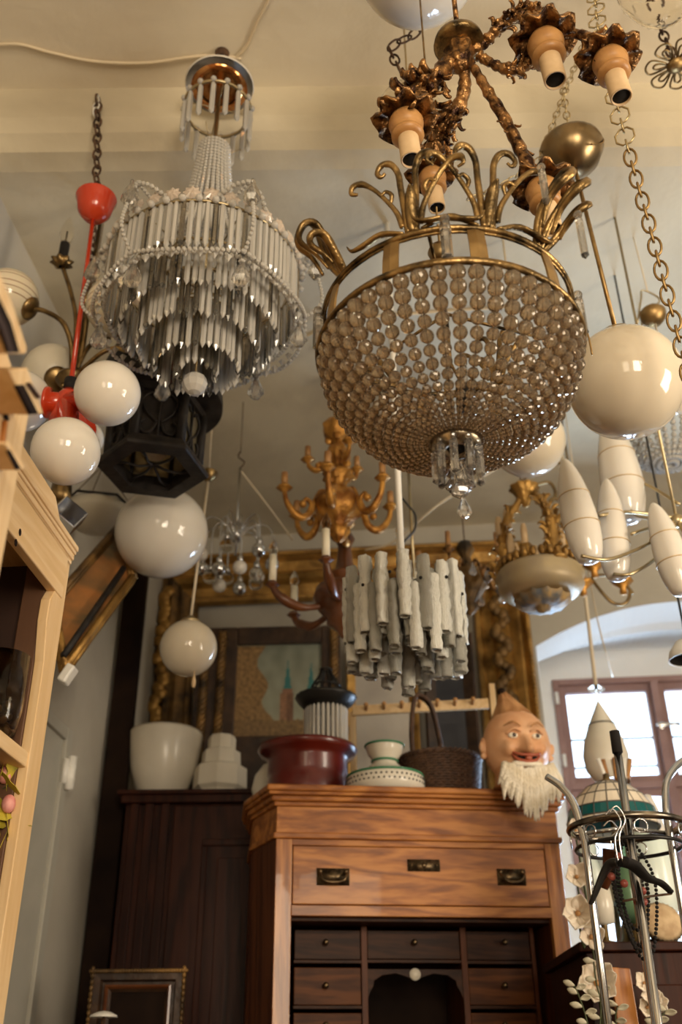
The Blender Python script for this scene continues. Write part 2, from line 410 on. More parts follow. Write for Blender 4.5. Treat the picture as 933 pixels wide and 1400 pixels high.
bl_ = bpy.data.materials.new('light_warming_blind'); bl_.use_nodes = True; tb = bl_.node_tree.nodes.new('ShaderNodeBsdfTranslucent'); tb.inputs[0].default_value = (.75, .58, .36, 1); bl_.node_tree.links.new(tb.outputs[0], bl_.node_tree.nodes['Material Output'].inputs[0])  # unseen blinds added to warm and hold back the blue sky light
m = MB(RM); m.bx(-.75, .45, VB-.1, VB-.09, 1.1, 3.1); struct('window_blind_2', m, bl_)
m = MB(RM); m.bx(.95, 2.65, VB-.1, VB-.09, 1.1, 3.1); struct('window_blind_3', m, bl_)
m = MB(RM); m.bx(UR+.1, UR+.11, wy0, wy1, wz0, wz1); struct('window_blind_4', m, bl_)
# back wall with the arched window niche
a = onb(733, 884); b = onb(935, 822)
nu0, zsp, nuc, zap = a.x, a.z, b.x, b.z
nu1 = 2*nuc-nu0; DV = .62; zsill = 1.32
def arch(t, rise, zb): return zb + rise*(1-abs(t)**2.1)
NA = 36
m = MB(RM)
m.bx(UL-.1, nu0, 0, .1, 0, 4.0); m.bx(nu1, UR+.1, 0, .1, 0, 4.0); m.bx(nu0, nu1, 0, .1, 0, zsill)
for i in range(NA):
    t0 = -1+2*i/NA; t1 = -1+2*(i+1)/NA
    z0, z1 = arch(t0, zap-zsp, zsp), arch(t1, zap-zsp, zsp)
    x0, x1 = nuc+t0*(nuc-nu0), nuc+t1*(nuc-nu0)
    m.add([(x0, 0, z0), (x1, 0, z1), (x1, 0, 4.0), (x0, 0, 4.0)], [(0, 1, 2, 3)])
struct('wall_back', m, M['wall'])
zfl = onb(800, 890, DV).z
m = MB(RM)
sp = .05
rows = []
for (v, rise, zb, ins) in ((0, zap-zsp, zsp, 0), (.17, (zap-zsp)*.86, zsp-.01, .02), (.22, (zap-zsp)*.70, zsp, .03), (DV, .0, zfl, sp)):
    rows.append([Vector((nuc+(-1+2*i/NA)*(nuc-nu0-ins), v, arch(-1+2*i/NA, rise, zb))) for i in range(NA+1)])
m.loft(rows)
for sg, u in ((1, nu0), (-1, nu1)):
    m.add([(u, 0, zsill), (u+sg*sp, DV, zsill), (u+sg*sp, DV, zfl), (u+sg*.03, .22, zsp), (u+sg*.02, .17, zsp-.01), (u, 0, zsp)], [(0, 1, 2, 3, 4, 5)])
m.add([(nu0, 0, zsill), (nu1, 0, zsill), (nu1, DV, zsill), (nu0, DV, zsill)], [(0, 1, 2, 3)])
wtop = onb(800, 929, DV).z; wu0 = onb(755, 935, DV).x; wum = onb(893, 935, DV).x; wu1 = 2*wum-wu0; wz = 1.45
m.bx(nu0, wu0, DV, DV+.1, zsill, zfl+.1); m.bx(wu1, nu1, DV, DV+.1, zsill, zfl+.1)
m.bx(wu0, wu1, DV, DV+.1, wtop, zfl+.1); m.bx(wu0, wu1, DV, DV+.1, zsill, wz)
struct('trim_1', m, M['niche'])
# window
ztr = onb(800, 1076, DV).z
win = MB(RM)
t = .035
win.bx(wu0, wu0+t, DV-.02, DV+.08, wz, wtop); win.bx(wu1-t, wu1, DV-.02, DV+.08, wz, wtop)
win.bx(wu0+t, wu1-t, DV-.02, DV+.08, wtop-t, wtop); win.bx(wu0+t, wu1-t, DV-.02, DV+.08, wz, wz+t)
win.bx(wu0+t, wu1-t, DV-.02, DV+.08, ztr-.02, ztr+.02); win.bx(wum-.022, wum+.022, DV-.035, DV+.08, wz+t, wtop-t)
w = struct('window_1', win, M['frame_w'], bev=.004); w['kind'] = 'structure'
ga = onb(774, 948, DV); gb = onb(876, 1052, DV)
lft = ga.x-(wu0+t); top = (wtop-t)-ga.z
glassm = glassmix('window_glass', (.97, .98, 1.0), .0, 1.0, .0, rough=.0, ior=1.3)
for k, (u0, u1) in enumerate(((wu0+t, wum-.022), (wum+.022, wu1-t))):
    for (z0, z1) in ((ztr+.02, wtop-t), (wz+t, ztr-.02)):
        s = MB(RM); tt = lft; tp = min(top, .07)
        s.bx(u0, u0+tt, DV, DV+.05, z0, z1); s.bx(u1-tt*.6, u1, DV, DV+.05, z0, z1)
        s.bx(u0+tt, u1-tt*.6, DV, DV+.05, z1-tp, z1); s.bx(u0+tt, u1-tt*.6, DV, DV+.05, z0, z0+.035)
        so = obj('sash', s, M['frame_w'], w, flat=True, bev=.003)
        g = MB(RM); g.bx(u0+tt, u1-tt*.6, DV+.02, DV+.026, z0+.035, z1-tp); obj('pane', g, glassm, so, flat=True)
        br = MB(RM)
        for fz in ((.45, .12) if z1 > ztr+.1 else (.5,)):
            zz = z0+.035+(z1-tp-z0-.035)*fz; br.bx(u0+tt, u1-tt*.6, DV+.03, DV+.042, zz-.006, zz+.006)
        if k == 1: uu = u0+tt+.10; br.bx(uu-.006, uu+.006, DV+.03, DV+.042, z0+.035, z0+.035+(z1-tp-z0-.035)*.5)
        obj('glazing_bar', br, M['lead'], so, flat=True)
for zz in (onb(757, 957, DV).z, onb(768, 1042, DV).z):
    h = MB(RM); h.lathe([(0, -.035), (.011, -.034), (.011, .034), (0, .035)], (wu0+.015, DV-.03, zz), 10); obj('window_hinge', h, M['white'], w)
h = MB(RM); zz = onb(893, 995, DV).z; h.bx(wum-.03, wum+.10, DV-.06, DV-.045, zz-.01, zz+.01); h.bx(wum-.012, wum+.012, DV-.045, DV-.03, zz-.02, zz+.02)
obj('window_latch', h, M['chrome'], w, bev=.003)
# left wall door
LN = Matrix.Rotation(-YAW, 3, 'Z') @ Vector((1, 0, 0)); LP = RM @ Vector((UL, 0, 0))
def onl(px, py): return RMI @ hit(px, py, LP, LN)
q = onl(88, 1000); h0 = onl(84, 1036); h1 = onl(84, 1088)
m = MB(RM); m.bx(UL, UL+.022, q.y-.92, q.y-.05, 0.01, q.z-.05)
dr = struct('door_1', m, mat('grey_door_paint', (.40, .385, .33), (.46, .44, .38), scale=5, rough=.6), bev=.004)
m = MB(RM); m.bx(UL, UL+.035, q.y-.05, q.y+.01, 0, q.z); m.bx(UL, UL+.035, q.y-.97, q.y-.05, q.z-.05, q.z); m.bx(UL, UL+.035, q.y-1.02, q.y-.97, 0, q.z)
struct('door_frame', m, mat('grey_frame_paint', (.42, .40, .34), rough=.6), dr, bev=.004)
m = MB(RM); m.lathe([(0, h1.z), (.018, h1.z+.004), (.018, h0.z-.004), (0, h0.z)], (UL+.052, h0.y-.02, 0), 12)
for f in (.33, .66): m.lathe([(.019, -.003), (.0205, 0), (.019, .003)], (UL+.052, h0.y-.02, h1.z+(h0.z-h1.z)*f), 12)
m.bx(UL+.03, UL+.05, h0.y-.06, h0.y-.02, h1.z+.02, h0.z-.02)
obj('door_hinge', m, M['white'], dr)

# ---------------------------------------------------------------- helpers for hanging lamps
def ceil_z(y): return 4.12 if y < 2.24 else (3.85 if y > 2.4 else 3.87)
def pr_(x, y, rows):                     # [(radius in px, row)] on the plumb line -> [(r, z)] metres
    out = []
    for rp, row in rows:
        z = zat(x, y, row); out.append((rp*dep(Vector((x, y, z)))/F, z))
    return out
def lathe_px(name, x, y, rows, m, parent, seg=28, petal=None, **k):
    mb = MB(); mb.lathe([(r, z) for r, z in pr_(x, y, rows)], (x, y, 0), seg, petal=petal)
    return obj(name, mb, m, parent, **k)
def links(p0, p1, L, r, w=.55, sag=0, octo=False, mb=None):
    p0 = Vector(p0); p1 = Vector(p1); n = max(2, int((p1-p0).length/(L*.78))); out = []
    for i in range(n):
        def pt(t):
            return p0.lerp(p1, t) - Vector((0, 0, 1))*sag*4*t*(1-t)
        a = pt(i/n); b = pt((i+1)/n); c = (a+b)/2; d = (b-a).normalized()
        sx = d.cross(Vector((.3, .9, .1))).normalized(); sy = d.cross(sx)
        q = sx if i % 2 else sy
        k = 8 if octo and i % 2 == 0 else 12
        hl = (b-a).length*.5*1.28; hw = hl*(1.0 if (octo and i % 2 == 0) else w)
        m_ = mb if mb is not None else MB()
        m_.tube([c+d*hl*cos(2*pi*(j+.5)/k)+q*hw*sin(2*pi*(j+.5)/k) for j in range(k)], r, 6, closed=True)
        out.append(m_)
    return out
def chain_mb(p0, p1, L=.03, r=.002, **k):
    mb = MB(); links(p0, p1, L, r, mb=mb, **k); return mb
def hookmb(p, s=.03, r=.003):
    p = Vector(p); mb = MB()
    mb.tube(smooth_pts([p+Vector((0, 0, 0)), p+Vector((0, 0, -s*.5)), p+Vector((s*.4, 0, -s)), p+Vector((0, 0, -s*1.4)), p+Vector((-s*.4, 0, -s))], 4), r, 6)
    mb.lathe([(0, 0), (s*.35, 0), (s*.3, -s*.15), (0, -s*.15)], p, 10)
    return mb
def globe(name, label, px, py, rp, Y, top=True, cat='lamp', m='opal', cord='rod', crow=None, crad=.05, group=None, capm='brass_l', cr=.006, topxy=None):
    """opal globe pendant; crow = image row of its canopy, the cord or rod goes on to the ceiling"""
    c = PY(px, py, Y); r = rp*dep(c)/F
    t = thing(name, label, cat, c, group)
    mb = MB(); mb.sph(c, r, 48, 28); g = obj('glass_globe', mb, M[m], t)
    zt = c.z+r
    mb = MB(); mb.lathe([(r*.36, zt-r*.075), (r*.38, zt-r*.02), (r*.34, zt+r*.04), (r*.16, zt+r*.10), (r*.12, zt+r*.2), (0, zt+r*.2)], (c.x, c.y, 0), 28); obj('gallery', mb, M[capm], t)
    zc = ceil_z(c.y)
    if crow is not None:
        e = PY(px if topxy is None else topxy, crow, Y); top = e
    else: top = Vector((c.x, c.y, zc))
    if crow is not None and topxy is None: top = Vector((c.x, c.y, zat(c.x, c.y, crow)))
    mb = MB(); mb.tube([(c.x, c.y, zt+r*.15), tuple(top)], cr, 10); obj('hanging_rod' if cord == 'rod' else 'cord', mb, M['brass' if cord == 'rod' else 'cord'], t)
    if crow is not None:
        R = crad
        mb = MB(); mb.lathe([(cr*1.3, -.012), (R*.35, -.008), (R*.8, R*.25), (R, R*.75), (R*.97, R*.9), (R*.8, R*.95), (0, R*.97)], top, 28); obj('canopy', mb, M['canopy' if cord == 'rod' else 'dark_brass'], t)
    return t, c, r, top

# ---------------------------------------------------------------- opal globes
t, c, r, top = globe('globe_pendant', 'large cream opal glass globe hanging on a long brass rod at the right', 856, 523, 79, 1.95, crow=228, crad=.092, topxy=786)
mb = MB(); e = top+Vector((0, 0, .07))
mb.tube(smooth_pts([e+Vector((-.005, 0, -.005)), e+Vector((.01, -.01, .035)), e+Vector((.06, -.02, .05)), e+Vector((.085, -.03, .01)), e+Vector((.07, -.05, -.035)), e+Vector((.035, -.07, -.06))], 5), .0028, 8); obj('suspension_hook', mb, M['brass'], t)
zc = Vector((e.x+.02, e.y, 4.12))
obj('chain', chain_mb(e, zc, .035, .0022), M['chain'], t); obj('ceiling_hook', hookmb(zc), M['iron'], t)
t2, c, r, top = globe('globe_pendant', 'cream opal globe half hidden behind the beaded basket, left of the brass rod globe', 722, 603, 51, 2.7, crow=None, cord='cord', cr=.004)
globe('globe_pendant', 'white opal globe cut off by the top edge, above the gilded chandelier hub', 572, -51, 84, 1.55, m='opal_w', cord='cord', cr=.004)
globe('globe_pendant', 'big opal globe hanging directly under the black lantern', 221, 728, 63, 3.15, m='opal_w', cord='cord', cr=.004)
t, c, r, top = globe('globe_pendant', 'small opal globe on a cream cord above the white bowl on the wardrobe', 258, 886, 39, 3.3, crow=655, crad=.035, cord='cord', cr=.005, topxy=285)
mb = MB(); mb.tube([tuple(top+Vector((0, 0, .03))), (top.x, top.y, 3.85)], .0025, 6); obj('cord', mb, M['cord'], t)
mb = MB(); mb.lathe([(0, 0), (.006, .004), (.008, .02), (.003, .05), (0, .05)], (c.x+.03, c.y-.02, c.z-r-.055), 10); mb.tube([(c.x+.03, c.y-.02, c.z-r-.008), (c.x+.03, c.y-.02, c.z-r+.02)], .002, 6); obj('pull_drop', mb, M['sleeve'], t)

# fluted clear bowl at the top right
x, y = PY(892, -60, 1.6).xy
t = thing('glass_bowl_pendant', 'ribbed clear glass bowl lamp cut off by the top right corner', 'lamp', (x, y, zat(x, y, -60)))
mb = MB(); k = pr_(x, y, [(2, 22), (20, 18), (42, 2), (56, -20), (60, -48), (58, -50), (54, -22), (40, -2), (20, 13), (2, 16)])
mb.lathe(k, (x, y, 0), 48, petal=(24, .02)); obj('glass_bowl', mb, M['clear'], t)
zt = zat(x, y, -50)
mb = MB(); mb.lathe([(.10, zt), (.104, zt+.01), (.08, zt+.05), (.01, zt+.07), (0, zt+.07)], (x, y, 0), 28); obj('gallery', mb, M['brass'], t)
mb = MB(); mb.tube([(x, y, zt+.06), (x, y, 4.12)], .004, 8); obj('hanging_rod', mb, M['brass'], t)
# ---------------------------------------------------------------- shared crystal meshes
def prism_mesh(m, seg=6):
    mb = MB(); mb.lathe([(.0, 0), (.75, -.03), (.95, -.07), (.95, -.86), (1.0, -.9), (0, -1.0)], (0, 0, 0), seg); return mesh_of('prism', mb, m, flat=True)
PR = prism_mesh(M['crystal']); PRB = prism_mesh(M['crystal_b'])
def drop_mesh(m):
    mb = MB(); mb.lathe([(0, 0), (.12, -.02), (.16, -.18), (.5, -.6), (.55, -.78), (.34, -.93), (0, -1)], (0, 0, 0), 6); return mesh_of('crystal_drop', mb, m, flat=True)
DRP = drop_mesh(M['drop'])
def ball_mesh(m, seg=10, rings=6):
    mb = MB(); mb.sph((0, 0, 0), 1, seg, rings); return mesh_of('bead', mb, m, flat=True)
BALL = ball_mesh(M['crystal']); PRC = prism_mesh(M['drop']); BALD = ball_mesh(M['drop'])
def beads(mb, pts, r, seg=6, rings=4, r2=None):
    pts = [Vector(p) for p in pts]; L = 0; d = [0]
    for a, b in zip(pts, pts[1:]): L += (b-a).length; d.append(L)
    s = 0.0
    while s <= L:
        t = s/L; rr = r if r2 is None else r*(1-t)+r2*t
        i = max(k for k in range(len(d)) if d[k] <= s+1e-9); i = min(i, len(pts)-2)
        p = pts[i].lerp(pts[i+1], (s-d[i])/max(1e-9, d[i+1]-d[i]))
        mb.sph(p, rr, seg, rings); s += rr*2.05
    return mb
def V(x, y, z): return Vector((x, y, z))
def cyl(x, y, z, a, r): return Vector((x+r*cos(a), y+r*sin(a), z))

# ---------------------------------------------------------------- tiered prism chandelier
x, y = PY(279, 375, 2.11).xy; z1 = zat(x, y, 372)
t = thing('crystal_chandelier', 'tiered crystal chandelier with rows of long glass prisms and a beaded neck', 'chandelier', (x, y, z1))
zt = zat(x, y, 118)
mb = MB(); mb.lathe([(.110, zt), (.113, zt+.004), (.08, zt+.024), (0, zt+.032)], (x, y, 0), 32); obj('glass_cap', mb, M['opal_w'], t, label='clear glass cap rim')
zdm = zat(x, y, 118)
mb = MB(); mb.lathe([(0, zdm+.012), (.06, zdm+.004), (.090, zdm-.008), (.092, zdm-.012), (.06, zdm-.010), (0, zdm-.004)], (x, y, 0), 32); obj('copper_dome', mb, mat('copper_mirror', (.40, .14, .04), (.75, .38, .14), scale=25, rough=.15, metal=1), t)
mb = MB(); mb.tube([(x, y, zt), (x, y, 4.12)], .006, 8); mb.lathe([(.02, 4.09), (.025, 4.12)], (x, y, 0), 12); obj('hook_rod', mb, M['iron'], t)
mb = MB(); mb.tube([(x, y, zt), (x, y, z1-.16)], .008, 8); obj('stem', mb, M['brass_l'], t)
zc = zat(x, y, 150); rc = .106
mb = MB(); mb.tube([cyl(x, y, zc, 2*pi*i/32, rc) for i in range(32)], .006, 6, closed=True)
for k in range(4): mb.tube([cyl(x, y, zc, pi/2*k+.3, rc), V(x, y, zc+.01)], .002, 5)
obj('crown_ring', mb, M['brass_l'], t)
for i in range(16):
    a = 2*pi*i/16
    inst('prism', PR, t, cyl(x, y, zc-.008, a, rc), sc=(.009, .009, .145))
    inst('crown_bead', BALL, t, cyl(x, y, zc+.004, a, rc+.004), sc=.010)
zn = zat(x, y, 205); zb = z1+.035
mb = MB(); mb.tube([cyl(x, y, zn, 2*pi*i/24, .046) for i in range(24)], .003, 5, closed=True)
for k in range(3): mb.tube([cyl(x, y, zn, 2*pi/3*k+.3, .046), cyl(x, y, zn+.03, 2*pi/3*k+.3, .085)], .0015, 5)
obj('neck_ring', mb, M['brass_l'], t)
mb = MB(); pts = []
for i in range(13):
    u = i/12; r = .046+.03*u+.062*u**3; pts.append((r, 0, zn*(1-u)+zb*u))
beads(mb, pts, .0072, 6, 4); NS = mesh_of('bead_strand', MB().add([(a, b, c-zn) for a, b, c in mb.v], mb.f), M['crystal'], flat=True)
for i in range(28): inst('bead_strand', NS, t, (x, y, zn), rot=(0, 0, 2*pi*i/28))
TI = [(.265, 0, 80), (.212, -.083, 66), (.162, -.138, 54), (.112, -.20, 38), (.055, -.215, 20)]
L = .165
mb = MB()
for R, dz, n in TI:
    mb.tube([cyl(x, y, z1+dz, 2*pi*i/40, R) for i in range(40)], .005, 5, closed=True)
    for k in range(6): mb.tube([cyl(x, y, z1+dz, pi/3*k, R), V(x, y, z1+dz*.5+.0)], .0022, 5)
obj('tier_frame', mb, M['brass_l'], t)
for R, dz, n in TI:
    for i in range(n):
        a = 2*pi*(i+.3*rnd())/n
        inst('prism', PRB if rnd() < .38 else PR, t, cyl(x, y, z1+dz, a, R), rot=(0, 0, a+rnd()), sc=(.0082, .0082, L*(.95+.1*rnd())))
mb = MB(); RO_ = MB()
RO_.lathe([(.0, .2), (.35, .3), (1, .0), (.7, -.15), (0, -.2)], (0, 0, 0), 16, petal=(8, .15)); ROM = mesh_of('rosette', RO_, mat('peach_glass_rosette', (.88, .66, .5), (.95, .86, .74), scale=40, rough=.1, trans=.5), flat=True)
for i in range(32):
    a = 2*pi*i/32; inst('rosette', ROM, t, cyl(x, y, z1+.022, a, .272), rot=(0, pi/2, a), sc=(.022, .022, .022))
for i in range(40):
    a = 2*pi*(i+.5)/40; inst('ring_bead', BALL, t, cyl(x, y, z1-.006, a, .280), sc=.0105)
AP = []
for k in range(6):
    a = -pi/2+pi/6+pi/3*k; ap = cyl(x, y, z1+.075, a, .30); AP.append((a, ap))
    g = MB()
    for s_ in (-.26, .26):
        beads(g, [cyl(x, y, z1+.02, a+s_, .272), cyl(x, y, z1+.05, a+s_*.5, .295), ap], .0075)
        beads(g, [cyl(x, y, z1+.02, a+s_*.45, .272), ap], .006)
    beads(g, smooth_pts([ap, cyl(x, y, z1-.02, a, .325), cyl(x, y, z1-.12, a, .335), cyl(x, y, z1-.18, a, .28)], 4), .006)
    obj('pinnacle_beads', g, M['crystal'], t, flat=True, kind='stuff')
    inst('crystal_drop', DRP, t, ap+V(.02*cos(a), .02*sin(a), -.01), sc=(.045, .045, .095))
    inst('crystal_drop', DRP, t, cyl(x, y, z1-.185, a, .275), sc=(.045, .045, .09))
g = MB()
for k in range(6):
    a = AP[k][0]; a2 = a+pi/3
    for (z_, s_, R) in ((-.17, .03, .29), (-.165, .015, .26)):
        beads(g, [cyl(x, y, z1+z_-s_*4*u*(1-u), a+(a2-a)*u, R) for u in [i/12 for i in range(13)]], .0068)
    for u in [i/8 for i in range(8)]:                     # triangular drops along the lower rim
        p = cyl(x, y, z1-.185, a+(a2-a)*u, .275); g.lathe([(0, 0), (.010, -.006), (0, -.026)], p, 4)
obj('garland', g, M['crystal'], t, flat=True, kind='stuff')
inst('crystal_ball', BALL, t, V(x, y, z1-.40), sc=.034)
mb = MB(); mb.tube([(x, y, z1-.16), (x, y, z1-.37)], .003, 6); obj('stem', mb, M['brass_l'], t)

# ---------------------------------------------------------------- beaded basket chandelier
x, y = PY(615, 485, 1.5).xy; z0 = zat(x, y, 487); dd = dep(V(x, y, z0)); R = 180*dd/F
t = thing('basket_chandelier', 'brass basket chandelier of smoked glass bead strings with scrolls on its rim', 'chandelier', (x, y, z0))
BX, BY, BZ = x, y, z0
hb = R*.80; zr2 = z0+R*.36
def ring(z, r, w, n=72): 
    mb = MB(); mb.tube([cyl(x, y, z, 2*pi*i/n, r) for i in range(n)], w, 8, closed=True); return mb
obj('lower_rim', ring(z0, R, .0062), M['bronze'], t)
mb = ring(z0+.008, R-.002, .0035); obj('rim_bead', mb, M['bronze'], t)
obj('upper_rim', ring(zr2, R*.955, .0058), M['bronze'], t)
obj('inner_rim', ring(zr2-.009, R*.95, .003), M['bronze'], t)
for i in range(10):                                       # flat gilded straps between the two rims
    a = 2*pi*(i+.5)/10+.12; mb = MB()
    rows = []
    for (z, r) in ((z0, R), ((z0+zr2)/2, R*.985), (zr2, R*.955)):
        rows.append([cyl(x, y, z, a-.062, r), cyl(x, y, z, a, r+.002), cyl(x, y, z, a+.062, r), cyl(x, y, z, a+.062, r-.004), cyl(x, y, z, a, r-.003), cyl(x, y, z, a-.062, r-.004)])
    mb.loft(rows, closed=True); obj('strap', mb, M['brass'], t, flat=True)
# bead strings: the bowl is a quarter ellipse from rim to bottom plate
NSTR = 46; rb = .030
BM = ball_mesh(M['bead'], 14, 9)
path = []
for i in range(61):
    u = pi/2*i/60; path.append((.036+(R-.012-.036)*cos(u)**.92 if i < 60 else .036, -hb*sin(u)))
cum = [0]
for a, b in zip(path, path[1:]): cum.append(cum[-1]+sqrt((a[0]-b[0])**2+(a[1]-b[1])**2))
bl = []; s_ = .012
while s_ < cum[-1]-.002:
    i = max(k for k in range(61) if cum[k] <= s_); i = min(i, 59); f = (s_-cum[i])/(cum[i+1]-cum[i])
    r = path[i][0]*(1-f)+path[i+1][0]*f; z = path[i][1]*(1-f)+path[i+1][1]*f
    br = max(.0042, min(.0160, .0160*(1-.0-.58*(s_/cum[-1])), r*pi/NSTR*1.02))
    bl.append((r, z, br)); s_ += br*1.93
nb = 0
wire = MB(); wire.tube([(p[0], 0, p[1]) for p in path[::6]], .0007, 4); 
for k in range(NSTR):
    a = 2*pi*k/NSTR+.03
    mb = MB(Matrix.Translation((x, y, z0)) @ Matrix.Rotation(a, 4, 'Z'))
    mb.tube([(p[0], 0, p[1]) for p in path[::6]], .0007, 4)
    nfree = 7 if (sin(a) < .35) else 4
    js = [1+.10*(rnd()-.5) for _ in bl]
    for j, (r, z, br) in enumerate(bl):
        if j >= nfree: mb.sph((r, (rnd()-.5)*.001, z), br*js[j], 9, 6)
    so = obj('bead_string', mb, M['bead'], t, flat=True)
    for j in range(nfree):
        if nb >= 300: break
        r, z, br = bl[j]; q = cyl(x, y, z0+z, a, r)
        inst('bead', BM, so, q, rot=(rnd()*3, rnd()*3, 0), sc=br*js[j]); nb += 1
# beads strung between the rims on the far side
g = MB()
for k in range(30):
    a = 2*pi*k/30
    if sin(a) > -.2: beads(g, [cyl(x, y, zr2-.01, a, R*.93), cyl(x, y, z0+.02, a, R*.95)], .011, 8, 5)
obj('gallery_beads', g, M['bead'], t, flat=True, kind='stuff')
# bottom plate, bell, prisms
zb = z0-hb
mb = MB(); mb.lathe([(.0, .012), (.040, .012), (.046, .004), (.044, -.006), (.034, -.012), (.030, -.016), (.021, -.016), (.019, .0), (.0, .002)], (x, y, zb), 32)
obj('bottom_plate', mb, mat('silvered_plate', (.10, .07, .04), (.62, .52, .36), scale=50, rough=.3, metal=.9), t)
mb = MB(); mb.lathe([(.0, .0), (.019, -.001), (.017, -.006), (0, -.008)], (x, y, zb-.006), 20); obj('socket_hole', mb, M['matt_black'], t)
mb = MB(); mb.tube([(x, y, zb), (x, y, zb-.04)], .0018, 6); obj('hanging_wire', mb, M['brass'], t)
for i in range(9):
    a = 2*pi*i/9+.25; p = cyl(x, y, zb-.008, a, .040)
    ty = [.072, .060, .078, .066][i % 4]
    inst('plate_bead', BALD, t, p+V(0, 0, .0), sc=.0065)
    inst('prism', PRC, t, p+V(0, 0, -.006), rot=(0, 0, a), sc=(.0085, .0085, ty))
mb = MB(); zz = zb-.038
mb.lathe([(.004, 0), (.010, -.003), (.013, -.012), (.0155, -.035), (.024, -.048), (.027, -.054), (.020, -.056), (.010, -.052), (.008, -.02), (0, -.01)], (x, y, zz), 12, petal=(6, .05)); obj('glass_bell', mb, M['drop'], t, flat=True)
inst('bell_ball', BALD, t, V(x, y, zz-.062), sc=.0155)
inst('crystal_drop', DRP, t, V(x+.004, y, zz-.072), sc=(.024, .024, .046))
# inner bulb socket and wire
mb = MB(); mb.tube([(x-.01, y, zr2+.02), (x-.012, y, z0-.02)], .002, 6); obj('inner_wire', mb, M['iron'], t)
mb = MB(); mb.lathe([(0, .03), (.012, .03), (.014, -.03), (.0, -.03)], (x+.02, y+.01, z0-.09), 14); obj('lamp_socket', mb, M['matt_black'], t)
mb = MB(); mb.tube([(x+.02, y+.01, z0-.06), (x-.005, y, z0+.0)], .003, 6)
for k in range(3): mb.tube([cyl(x, y, zr2, 2*pi*k/3+.3, R*.95), V(x, y, zr2+.015)], .0035, 6)
mb.tube([V(x, y, zr2+.015), V(x, y, zr2-.12)], .004, 6)
obj('inner_stay', mb, M['bronze'], t)
# scroll ornaments on the rim
def curl(mb, o, dr, dt, dz_, sc, pts, w, flat=.75):
    w = [q*1.55 for q in w]
    P_ = [o + dr*(a*sc)+dt*(b*sc)+dz_*(c*sc) for a, b, c in pts]
    mb.tube(smooth_pts(P_, 5), w, 6, flat=flat)
def ornament(a, sc, lean):
    o = cyl(x, y, zr2+.004, a, R*.955); dr = V(cos(a), sin(a), 0); dt = V(-sin(a), cos(a), 0); dz_ = V(0, 0, 1)*(1-lean*.4)+dr*lean
    mb = MB()
    for sg in (-1, 1):
        curl(mb, o, dr, dt*sg, dz_, sc, [(0, .04, 0), (0, .06, .3), (.0, .085, .65), (.01, .10, .88), (.03, .17, 1.02), (.04, .27, 1.03), (.04, .33, .94), (.04, .29, .86), (.04, .24, .90)], [.0046, .0044, .004, .004, .005, .0048, .0036, .0026, .002])
        curl(mb, o, dr, dt*sg, dz_, sc, [(0, .10, .10), (.01, .15, .32), (.02, .27, .55), (.03, .40, .74), (.04, .52, .84), (.05, .62, .82), (.05, .64, .73), (.04, .57, .70)], [.004, .0036, .0032, .0034, .005, .0045, .003, .002])
        curl(mb, o, dr, dt*sg, dz_, sc, [(0, .22, .46), (.02, .19, .58), (.03, .25, .64), (.04, .31, .60), (.04, .34, .68)], [.002, .003, .0028, .002, .001])
        curl(mb, o, dr, dt*sg, dz_, sc, [(0, .10, .01), (-.02, .35, .10), (-.05, .58, .04), (-.10, .72, .06), (-.12, .78, .16)], [.003, .005, .0045, .003, .001])
    curl(mb, o, dr, dt, dz_, sc, [(0, .0, 0), (.04, .02, .25), (.10, .04, .42), (.2, .06, .48)], [.005, .008, .007, .001])
    ob = obj('scroll_ornament', mb, M['bronze'], t)
    tip = o+dr*(.15*sc)+dt*(.56*sc)+dz_*(.86*sc)
    return ob, tip
def loops(a, sc):                                         # flat hairpin loops that lie outward from the rim
    o = cyl(x, y, zr2, a, R*.95); dr = V(cos(a), sin(a), 0); dt = V(-sin(a), cos(a), 0); dz_ = V(0, 0, 1)
    mb = MB()
    for (b0, sp_, L_, h) in ((.0, .12, 1.0, .95), (.18, .08, .85, .6), (-.22, .13, .9, 1.15)):
        curl(mb, o, dr, dt, dz_, sc, [(-.05, b0*.3, 0), (.25, b0, h*.45), (.7*L_, b0+sp_*1.2, h), (.98*L_, b0+sp_, h*.95), (1.06*L_, b0, h*.75), (.95*L_, b0-sp_, h*.6), (.6*L_, b0-sp_, h*.45), (.3, b0-sp_*.6, .1)], [.005, .006, .006, .0055, .0055, .005, .004, .002])
    ob = obj('loop_ornament', mb, M['bronze'], t); return ob, o+dr*sc*.8+dz_*sc*.3
tips = []
near = -pi/2
for a, sc in ((near-.34, .165), (near+.22, .175), (near+2.6, .15)): tips.append(ornament(a, sc, .10))
for a, sc in ((near-1.02, .088), (near+.70, .108), (near+3.6, .12)): tips.append(loops(a, sc))
for (ob, tip), LL in zip((tips[1], tips[2], tips[4]), (.09, .08, .10)):
    inst('hanging_bead', BALD, ob, tip+V(0, 0, -.012), sc=.008)
    inst('hanging_prism', PRC, ob, tip+V(0, 0, -.018), sc=(.0075, .0075, LL))
for a in (near-.10, near+1.35, near-1.5):
    p = cyl(x, y, zr2+.01, a, R*.955+.012)
    inst('rim_bead_drop', BALD, t, p, sc=.010); inst('prism', PRC, t, p+V(0, 0, -.006), sc=(.0105, .0105, .095))
mb = MB(); p = cyl(x, y, zr2, 0.25, R*.96)
mb.tube(smooth_pts([p, p+V(.02, -.01, .05), p+V(.05, -.01, .02), p+V(.055, -.01, -.05)], 5), .002, 6); obj('wire_hook', mb, M['brass'], t)
